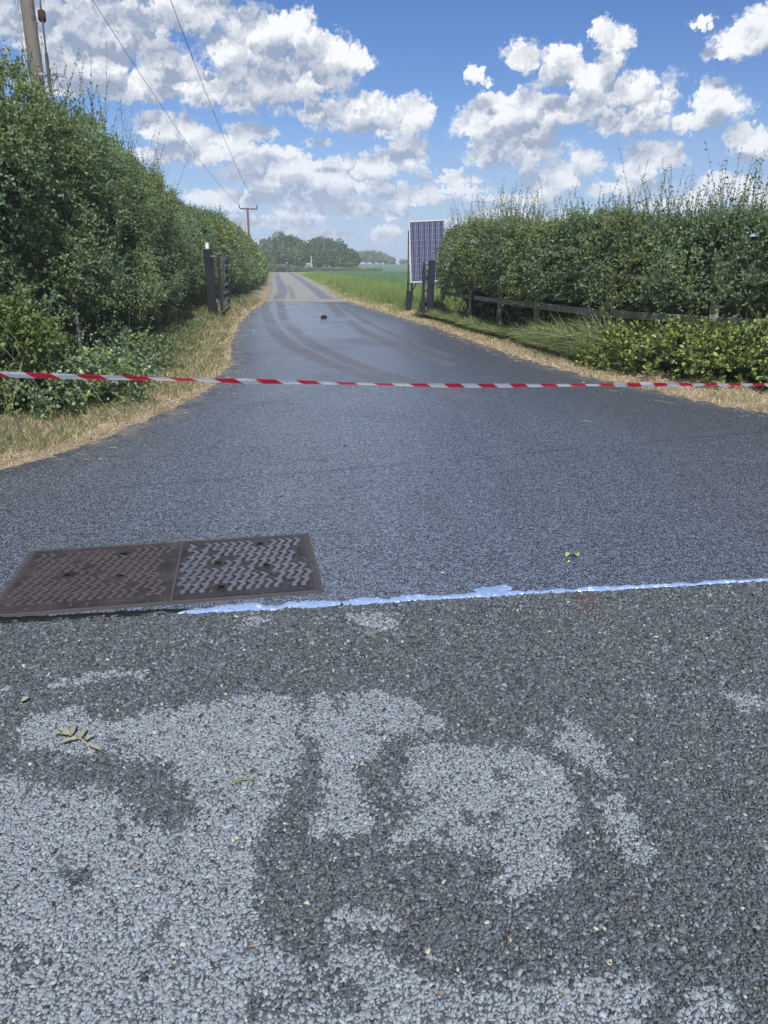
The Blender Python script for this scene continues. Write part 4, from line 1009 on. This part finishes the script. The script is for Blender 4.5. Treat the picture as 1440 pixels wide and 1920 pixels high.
for _ in range(6): phi[1:-1] = (phi[:-2] + phi[1:-1] * 2 + phi[2:]) / 4
Wv = up * np.sin(phi)[:, None] + out * np.cos(phi)[:, None]
cup = unit(np.cross(T_, Wv)) * .003
cols_ = np.linspace(-.5, .5, 5)
V = np.stack([ctr + Wv * TW * c + cup * (1 - 4 * c * c) for c in cols_], 1)
per = .262
UV = np.stack([np.stack([S_ / per, np.full(n, c + .5)], -1) for c in cols_], 1)
tape = npmesh('barrier_tape', V, grid_loops(n, 5), 4, tape_mat(), None, smooth=True, uv=UV.reshape(-1, 2))
tag(tape, 'red and white striped barrier tape stretched right across the entrance', 'barrier tape')

# ------------------------------------------------------------------ posts and gates
m_blk = plain('black_painted_timber', (.012, .014, .020), .5, .35, var=.4, scale=6., bmp=.003)
m_blks = plain('black_painted_steel', (.016, .018, .024), .35, .5, var=.3, scale=12.)
m_wht = plain('white_lamp_plastic', (.66, .64, .60), .5, .4, var=.06)
m_steel = plain('galvanised_steel', (.42, .43, .45), .4, .5, metal=.7, var=.15)
def wood_mat(name, a, b_):
    m, t, b = new_mat(name); p = t.n('ShaderNodeTexCoord').outputs['Object']
    sc_ = t.v('MULTIPLY', p, (3., 3., 3.)); w = t.noise(t.v('MULTIPLY', p, (26., 26., 2.5)), 1.6, 5., .65); f = t.noise(sc_, 1.5, 4., .6)
    c = t.mix(w, a, b_); c = t.mix(t.step(f, .55, .75), c, tuple(q * .6 for q in a[:3]) + (1,))
    t.put(b.inputs['Base Color'], c); b.inputs['Roughness'].default_value = .85; b.inputs['Specular IOR Level'].default_value = .2
    bump(t, b, w, .004); return m
m_rail = wood_mat('weathered_grey_wood', (.17, .155, .135, 1), (.40, .37, .32, 1))
m_pole = wood_mat('old_pole_wood', (.10, .09, .08, 1), (.21, .19, .165, 1))
GL = Vector((-4.83, 21.6, 0)); GL.z = H1(-4.9, 21.6) - .02
topL = at(399, 467, GL.y).z
t = thing('gate_post', 'thick black left gate post with a white lamp on top', 'gate post', GL, 'black gate posts')
hp = topL - GL.z
mb = MB(); mb.box(GL + Vector((0, 0, hp / 2 - .1)), (.235, .20, hp + .2), chamfer=.012, mat3=Matrix.Rotation(R(-1.0), 3, 'Y')); mb.build('post', m_blk, t)
mb = MB(); mb.box(GL + Vector((-.03, -.01, hp + .075)), (.085, .085, .15), chamfer=.01); o = mb.build('lamp_housing', m_wht, t)
mb = MB(); mb.box(GL + Vector((-.03, -.01, hp + .158)), (.10, .10, .016), chamfer=.004); mb.build('lamp_lid', m_wht, o)
mb = MB(); mb.box(GL + Vector((.135, .02, 1.3)), (.03, .07, .10), chamfer=.006); mb.build('hinge_plate', m_steel, t)
mb = MB(); mb.box(GL + Vector((.135, .02, .35)), (.03, .07, .10), chamfer=.006); mb.build('hinge_plate', m_steel, t)
def gate(label, hinge, direc, L, H_, sgn):
    """seven bar field gate swung back along direc from its near stile"""
    d = Vector(direc).normalized(); t = thing('field_gate', label, 'gate', hinge, 'black barred field gates'); z0 = .12
    MB().box(hinge + Vector((0, 0, z0 + H_ / 2)), (.075, .075, H_), rz=math.atan2(d.y, d.x), chamfer=.006).build('stile', m_blks, t)
    MB().box(hinge + d * L + Vector((0, 0, z0 + H_ / 2 + .02)), (.07, .07, H_ - .04), rz=math.atan2(d.y, d.x), chamfer=.006).build('stile', m_blks, t)
    for z in (.06, .24, .44, .66, .92, 1.20, H_ - .06):
        MB().beam(hinge + d * .04 + Vector((0, 0, z0 + z)), hinge + d * (L - .04) + Vector((0, 0, z0 + z)), .03, .075, .004).build('rail', m_blks, t)
    MB().beam(hinge + d * .06 + Vector((0, 0, z0 + .08)) + Vector((sgn * .03, 0, 0)), hinge + d * (L * .55) + Vector((0, 0, z0 + H_ - .1)) + Vector((sgn * .03, 0, 0)), .02, .07, .003).build('brace', m_blks, t)
    MB().beam(hinge + Vector((-sgn * .22, .02, z0 + H_ - .03)), hinge + Vector((0, 0, z0 + H_ - .03)), .02, .03).build('hinge_bar', m_steel, t)
    return t
HL = Vector((-4.53, 21.4, H1(-4.9, 21.4) - .06)); hz = at(417, 478, 21.4).z - HL.z - .12
e2 = at(424, 480, 24.3)
gate('black barred gate swung open beside the left gate post', HL, (e2.x - HL.x, e2.y - HL.y, 0), 2.9, hz, 1)
gx2, gy2 = gp(805, 601); GR = Vector((gx2, gy2, 0)); GR.z = H1(gx2, gy2) - .02
hp2 = at(806, 488, gy2).z - GR.z
t = thing('gate_post', 'thick black right gate post at the end of the hedge', 'gate post', GR, 'black gate posts')
MB().box(GR + Vector((.02, 0, hp2 / 2 - .1)), (.185, .185, hp2 + .2), chamfer=.014, mat3=Matrix.Rotation(R(1.2), 3, 'Y')).build('post', m_blk, t)
for z in (1.42, .3): MB().box(GR + Vector((-.10, .02, z)), (.03, .08, .09), chamfer=.006).build('hinge_plate', m_steel, t)
hx, hy = gp(793, 600); HR = Vector((hx, hy, H1(hx, hy) - .04)); hz = at(793, 491, hy).z - HR.z - .12
e2 = at(806, 492, hy + 2.7)
gate('black barred gate swung open behind the right gate post, before the panel', HR, (e2.x - HR.x, 2.7, 0), 2.9, hz, -1)

# ------------------------------------------------------------------ post and rail fence in the hedge
FX = [(1.72, 22.4), (2.22, 19.6), (2.62, 17.35), (3.03, 15.15), (3.72, 12.65), (4.65, 10.75), (6.35, 9.15), (8.6, 8.1)]
fe = thing('post_and_rail_fence', 'grey weathered post and rail fence half swallowed by the right hedge', 'fence', (FX[4][0], FX[4][1], 0))
for i, (x, y) in enumerate(FX):
    h_ = 1.42; gz = H1(x, y)
    MB().box((x, y, gz + h_ / 2 - .15), (.125, .085, h_ + .3), rz=math.atan2(FX[min(i + 1, 7)][1] - FX[max(i - 1, 0)][1], FX[min(i + 1, 7)][0] - FX[max(i - 1, 0)][0]), chamfer=.008).build('post', m_rail, fe)
for i in range(len(FX) - 1):
    a, b_ = Vector((*FX[i], 0)), Vector((*FX[i + 1], 0)); d = (b_ - a).normalized(); nrm = Vector((d.y, -d.x, 0)); nrm = nrm if nrm.x < 0 else -nrm
    for z in (.70, 1.27):
        sgn_ = .064 if z < 1 or i == 1 else -.064
        za = z + random.uniform(-.012, .012); zb = z + random.uniform(-.012, .012)
        MB().beam(a + nrm * sgn_ + Vector((0, 0, za + H1(a.x, a.y) * .4)) + d * .003, b_ + nrm * sgn_ + Vector((0, 0, zb + H1(b_.x, b_.y) * .4)) - d * .003, .038, .115 if i > 2 else .10, .004).build('rail', m_rail, fe)
# dark post standing inside the hedge with a pale pipe beside it
q = at(893, 520, 21.2); t = thing('black_marker_post', 'short black post with a thin pale conduit, seen in a gap of the right hedge', 'post', (q.x + .1, 19.2, 0))
xx = at(893, 520, 19.2).x
MB().box((xx, 19.2, .68), (.19, .15, 1.36), chamfer=.01).build('post', m_blk, t)
MB().tube([(xx - .13, 19.16, .1), (xx - .13, 19.16, 1.3)], .014, 8).build('conduit', m_steel, t)

# ------------------------------------------------------------------ solar panel on its stand
yP = 25.2
tl = at(767, 416, yP + .35); tr = at(833, 418.5, yP + .30); bl = at(770.5, 529.5, yP)
ctr0 = Vector((bl.x, yP, 0)); t = thing('solar_panel', 'tall blue solar panel on black legs beyond the right gate post', 'solar panel', ctr0)
U = (tr - tl).normalized(); V_ = (tl - bl); PH = V_.length; V_.normalize(); U = (U - V_ * U.dot(V_)).normalized(); NN = V_.cross(U); NN = NN if NN.y < 0 else -NN
PW = (tr - tl).length; PM = Matrix((U, V_, U.cross(V_))).transposed()
pp = lambda u, v, n_=0.: bl + U * u + V_ * v + NN * n_
m_fr = plain('panel_aluminium_frame', (.38, .38, .35), .45, .5, metal=.3, var=.1)
m_back = plain('panel_backsheet', (.30, .33, .38), .5, .4, var=.05)
def cell_mat():
    m, t_, b = new_mat('solar_cell'); p = t_.n('ShaderNodeTexCoord').outputs['Object']
    f = t_.noise(t_.v('MULTIPLY', obj_pos(t_), (9., 1., .35)), 1., 3., .6)
    t_.put(b.inputs['Base Color'], t_.mix(t_.step(f, .35, .65), (.018, .028, .070, 1), (.045, .036, .070, 1)))
    b.inputs['Roughness'].default_value = .16; b.inputs['Specular IOR Level'].default_value = .5; return m
m_cell = cell_mat()
MB().box(pp(PW / 2, PH / 2, -.012), (PW - .02, PH - .02, .018), mat3=PM).build('backsheet', m_back, t)
for a, b_, w in ((pp(0, 0), pp(PW, 0), .035), (pp(0, PH), pp(PW, PH), .035)):
    MB().box((a + b_) / 2, (PW + .03, w, .042), mat3=PM, chamfer=.003).build('frame_rail', m_fr, t)
for u in (0, PW): MB().box(pp(u, PH / 2), (.028, PH - .036, .040), mat3=PM, chamfer=.003).build('frame_rail', m_fr, t)
cw, ch = (PW - .05) / 6, (PH - .06) / 10; first = None
m_bus = plain('busbar_silver', (.45, .47, .52), .4, .5, metal=.5, var=.05)
for r in range(10):
    for c in range(6):
        p = pp(.025 + cw * (c + .5), .03 + ch * (r + .5), .003)
        if first is None:
            first = MB().box(p, (cw - .012, ch - .012, .004), mat3=PM).build('solar_cell', m_cell, t)
            bus = MB(); [bus.box(p + U * (cw * s_) + NN * .003, (.005, ch - .014, .001), mat3=PM) for s_ in (-.22, .22)]
            fb = bus.build('busbars', m_bus, first); p0 = p
        else:
            o = share(first, 'solar_cell', t, first.location + (p - p0)); share(fb, 'busbars', o, fb.location)
MB().beam(pp(.05, -.02, -.05), pp(.05, PH - .03, -.05), .05, .04).build('stay', m_blk, t)
MB().beam(pp(PW - .05, -.02, -.05), pp(PW - .05, PH - .03, -.05), .05, .04).build('stay', m_blk, t)
lz = bl.z
rust = plain('oxide_steel', (.10, .035, .030), .6, .4, var=.3)
x0 = at(764.5, 480, yP + .55).x
MB().box((x0 + .02, yP + .60, (2.60 + lz) / 2), (.035, .10, 2.55 - lz), chamfer=.004).build('rear_upright', rust, t)
MB().box((x0 + .02, yP + .60, lz / 2), (.05, .07, lz), chamfer=.004).build('leg', m_blk, t)
MB().box((at(771, 545, yP).x + .02, yP + .03, lz / 2 - .02), (.075, .06, lz), chamfer=.004).build('leg', m_blk, t)
MB().box((bl.x + PW - .05, yP + .03, lz / 2 - .02), (.075, .06, lz), chamfer=.004).build('leg', m_blk, t)
MB().beam((at(771, 545, yP).x + .04, yP + .03, lz - .28), (at(771, 545, yP).x + .16, yP + .03, lz - .03), .03, .04).build('bracket', m_blk, t)
xb = at(766.5, 570, yP - .1).x
t2 = thing('battery_box', 'black upright box at the foot of the solar panel stand', 'box', (xb, yP - .12, 0))
MB().box((xb, yP - .12, .33), (.17, .15, .68), chamfer=.01).build('housing', m_blk, t2)
MB().box((xb - .01, yP - .12, .685), (.20, .18, .03), chamfer=.006).build('lid', m_blk, t2)

# ------------------------------------------------------------------ overhead line
PX, PY_ = -5.79, 14.0; PTOP = 9.3
t = thing('electricity_pole', 'thick weathered wooden pole rising out of the left hedge', 'utility pole', (PX, PY_, 0))
mb = MB(); mb.tube([(PX, PY_, z) for z in np.linspace(-.2, PTOP, 9)], [.128 - .004 * z for z in np.linspace(0, PTOP, 9)], 20); mb.build('pole', m_pole, t, smooth=True)
W1, W2 = Vector((-6.86, 14, 9.12)), Vector((-4.66, 14, 9.12))
MB().beam(W1 - Vector((.15, 0, .14)), W2 + Vector((.15, 0, -.14)), .10, .12, .006).build('crossarm', m_pole, t)
m_ins = plain('brown_porcelain', (.08, .05, .04), .25, .6)
m_wire = plain('dark_cable', (.05, .05, .055), .5, .4, metal=.3)
def insulator(p, h, parent, n=4, r=.05, axis=Vector((0, 0, 1))):
    mb = MB(); pr = []; rd = []
    for i in range(n):
        z = h * i / n
        for dz, rr in ((0, .35), (.35, 1.), (.55, 1.), (.9, .35)): pr.append(p + axis * (z + dz * h / n)); rd.append(r * rr)
    mb.tube(pr, rd, 12); return mb.build('insulator', m_ins, parent, smooth=False)
for w in (W1, W2): insulator(w - Vector((0, 0, .10)), .16, t, 3)
a = at(80, 139, 13.86); b_ = at(122, 141, 13.86)
o = MB().beam((PX + .08, 13.86, b_.z + .02), (b_.x, 13.86, b_.z), .03, .045, .003).build('bracket_arm', m_steel, t)
e_ = at(84, 166, 13.86); MB().beam((e_.x - .1, 13.86, e_.z - .05), (at(109, 143, 13.86).x, 13.86, b_.z - .02), .02, .03).build('bracket_brace', m_steel, o)
MB().tube([(PX - .13, 13.87, 2.5), (PX - .12, 13.9, 6.9)], .018, 8).build('earth_conduit', m_steel, t)
# stay wire
s0, s1 = at(75, 0, 13.6), at(97, 190, 12.0); dv = (s1 - s0); top_ = s0 - dv * .62; foot = s0 + dv * (s0.z / -dv.z)
t = thing('stay_wire', 'thin slanting stay wire with a ribbed insulator, just right of the thick pole', 'stay wire', foot)
MB().tube([foot + (top_ - foot) * f for f in np.linspace(0, 1, 8)], .013, 8).build('cable', m_wire, t, smooth=True)
g1 = at(78, 40, 13.25); ax_ = (top_ - foot).normalized()
ii = s0 + dv * ((at(79, 38, 13.3).z - s0.z) / dv.z); insulator(ii, .20, t, 4, .06, ax_)
MB().tube([foot, s0 + dv * .55], .024, 8).build('guard_sleeve', m_wire, t, smooth=True)
# far pole with T arm
F1, F2 = at(449, 391, 60.), at(482, 392, 60.); fc = at(464, 391, 60.)
t = thing('electricity_pole', 'small distant reddish pole with T shaped crossarm above the hedge', 'utility pole', (fc.x, 60, 0))
m_red = plain('reddish_pole_wood', (.13, .085, .075), .85, .2)
mb = MB(); mb.tube([(fc.x, 60, 0), (fc.x, 60, fc.z + .05)], [.10, .075], 12); mb.build('pole', m_red, t)
MB().beam(F1, F2, .09, .10).build('crossarm', m_red, t)
for p in (F1, F2): insulator(p + Vector((0, 0, .05)), .22, t, 2, .06)
for k_, (a, b_, lb) in enumerate(((W1, F1, 'left overhead wire running from the near pole to the distant T pole'), (W2, F2, 'right overhead wire running from above to the distant T pole'))):
    b2 = b_ + Vector((0, 0, .27)); P_ = []
    for i in range(41):
        f = i / 40; p = a.lerp(b2, f); p.z += .06 * (1 - f) - 4 * .8 * f * (1 - f); P_.append(p)
    back = [a + (a - b2) * (.25 * q) + Vector((0, 0, -.3 * q)) for q in (3, 2, 1)]
    o = MB().tube(back + P_, .009, 6).build('overhead_wire', m_wire, smooth=True); tag(o, lb, 'wire', 'overhead wires')
# thin pale pole by the wood
q = at(584, 503, 192); t = thing('thin_field_pole', 'thin pale pole standing in front of the dark wood', 'pole', (q.x, 192, H1(q.x, 192)))
tz = at(584, 480, 192).z
MB().tube([(q.x, 192, 0), (q.x, 192, tz)], [.16, .11], 8).build('pole', plain('bleached_pole', (.42, .40, .36), .8, .2), t)
MB().beam((q.x - .5, 192, tz - .12), (q.x + .5, 192, tz - .12), .1, .1).build('crossarm', m_red, t)

# ------------------------------------------------------------------ things lying on the road
m_dead = plain('withered_leaf', (.20, .205, .145), .8, .2, var=.35, scale=30., bmp=.001)
m_dstem = plain('dry_leaf_stalk', (.36, .29, .15), .7, .2, var=.1)
lc = Vector((*gp(140, 1388), .012)); t = thing('withered_leaf', 'withered ash leaf sprig lying on the pale stones at the lower left', 'leaf', lc)
def G(px, py, z=.012): x, y = gp(px, py); return Vector((x, y, z))
def leaflet(a, tip, w, mat, parent, curl=.006, name='leaflet'):
    d = tip - a; L = d.length; d.normalize(); s_ = d.cross(Vector((0, 0, 1))).normalized(); mb = MB(); vs = []
    for f, ww, zz in ((0, .08, 0), (.2, .7, .4), (.42, 1., 1.), (.65, .85, .8), (.85, .45, .3), (1, .02, -.3)):
        c = a + d * L * f + Vector((0, 0, curl * zz)); j = random.uniform(.8, 1.1)
        vs += [c + s_ * w * ww * j + Vector((0, 0, curl * .9 * random.random())), c - Vector((0, 0, curl * .35)), c - s_ * w * ww * j + Vector((0, 0, curl * .9 * random.random()))]
    fs = []
    for i in range(5):
        for k in (0, 1): fs.append((i * 3 + k, i * 3 + k + 1, i * 3 + 4 + k, i * 3 + 3 + k))
    mb.add(vs, fs); return mb.build(name, mat, parent, smooth=True)
MB().tube([G(174, 1420, .010), G(165, 1403, .014), G(156, 1394, .016), G(145, 1390, .014), G(136, 1387, .014)], [.0016, .0015, .0013, .0012, .001], 6).build('stalk', m_dstem, t)
for a, b_, w in (((134, 1386), (110, 1374), .010), ((134, 1387), (104, 1383), .006), ((136, 1386), (142, 1365), .009), ((146, 1392), (113, 1401), .011), ((150, 1392), (165, 1373), .009), ((160, 1397), (181, 1384), .008), ((168, 1406), (191, 1415), .006)):
    leaflet(G(*a, .014), G(*b_, .014), w, m_dead, t)
m_gleaf = plain('fresh_leaf', (.20, .32, .10), .5, .4, var=.2, scale=40.)
t = thing('torn_green_leaf', 'small torn green leaf lying on the blue grey tarmac, right of centre', 'leaf', G(1070, 1048))
leaflet(G(1060, 1048), G(1072, 1044), .014, m_gleaf, t, .012); leaflet(G(1083, 1049), G(1079, 1041), .016, m_gleaf, t, .014); leaflet(G(1064, 1059), G(1070, 1058), .008, plain('pale_petal', (.5, .42, .25), .6), t, .006)
o = leaflet(G(826, 1081), G(834, 1080), .008, plain('bleached_leaf', (.40, .34, .24), .7), None, .008, 'dry_leaf_scrap'); tag(o, 'tiny beige leaf scrap on tarmac, between cover and green leaf', 'leaf')
o = leaflet(G(40, 1322), G(58, 1314), .010, m_dead, None, .006, 'dry_leaf_scrap'); tag(o, 'tiny yellowish leaf scrap at the left edge, above the withered sprig', 'leaf')
mb = MB(); mb.tube([G(436, 1470, .010), G(455, 1467, .012), G(482, 1466, .009)], [.0035, .004, .001], 6); mb.tube([G(440, 1472, .010), G(460, 1470, .010)], [.003, .001], 5)
o = mb.build('green_twig', plain('green_stalk', (.10, .14, .06), .7)); tag(o, 'short dull green stalk lying on the pale stone patch', 'twig')
for px, py, ex, ey, lb in ((1140, 733, 1158, 735, 'short straw lying on the tarmac just below the tape, right side'), (1228, 752, 1262, 758, 'longest straw on the tarmac, near the right verge'), (562, 1265, 582, 1258, 'thin straw above the pale patches, left of centre'), (690, 1410, 706, 1428, 'thin straw across the dark gap between pale patches'), (1090, 790, 1112, 793, 'straw lying on dry tarmac well below the tape')):
    o = MB().tube([G(px, py, .009), G((px + ex) / 2, (py + ey) / 2, .011), G(ex, ey, .009)], .0014 if py > 1000 else .0024, 5).build('loose_straw', m_dstem); tag(o, lb, 'straw', 'straws dropped on the road')
t0 = Vector((*gp(607, 598), .01)); mb = MB()
mb.tube([t0 + Vector((-.09, 0, .02)), t0 + Vector((-.03, .01, .05)), t0 + Vector((.05, 0, .055)), t0 + Vector((.10, .01, .02))], [.02, .05, .05, .015], 8)
mb.tube([t0 + Vector((-.05, -.04, .015)), t0 + Vector((.06, -.05, .02))], [.02, .02], 6)
o = mb.build('dark_clod', plain('black_clod', (.012, .010, .010), .8, .2)); tag(o, 'small black lump lying in the middle of the tarmac beyond the tape', 'clod')
for px, py, r, lb in ((647, 838, .016, 'small dark stone on tarmac below the tape, centre'), (505, 612, .04, 'dark crumb on the left tyre mark'), (768, 646, .03, 'dark crumb on the tarmac right of the middle tyre mark'), (822, 652, .03, 'dark crumb on the dark tarmac, nearer the right verge'), (744, 752, .014, 'dark crumb just under the tape, centre')):
    c = Vector((*gp(px, py), .008)); bm = bmesh.new(); bmesh.ops.create_icosphere(bm, subdivisions=1, radius=r)
    for v in bm.verts: v.co = Vector((v.co.x * random.uniform(.8, 1.2), v.co.y * random.uniform(.8, 1.2), abs(v.co.z) * .6 * random.uniform(.7, 1.1)))
    me = bpy.data.meshes.new('crumb'); bm.to_mesh(me); bm.free(); o = link('road_crumb', me, bpy.data.materials['black_clod']); o.location = c; tag(o, lb, 'stone')
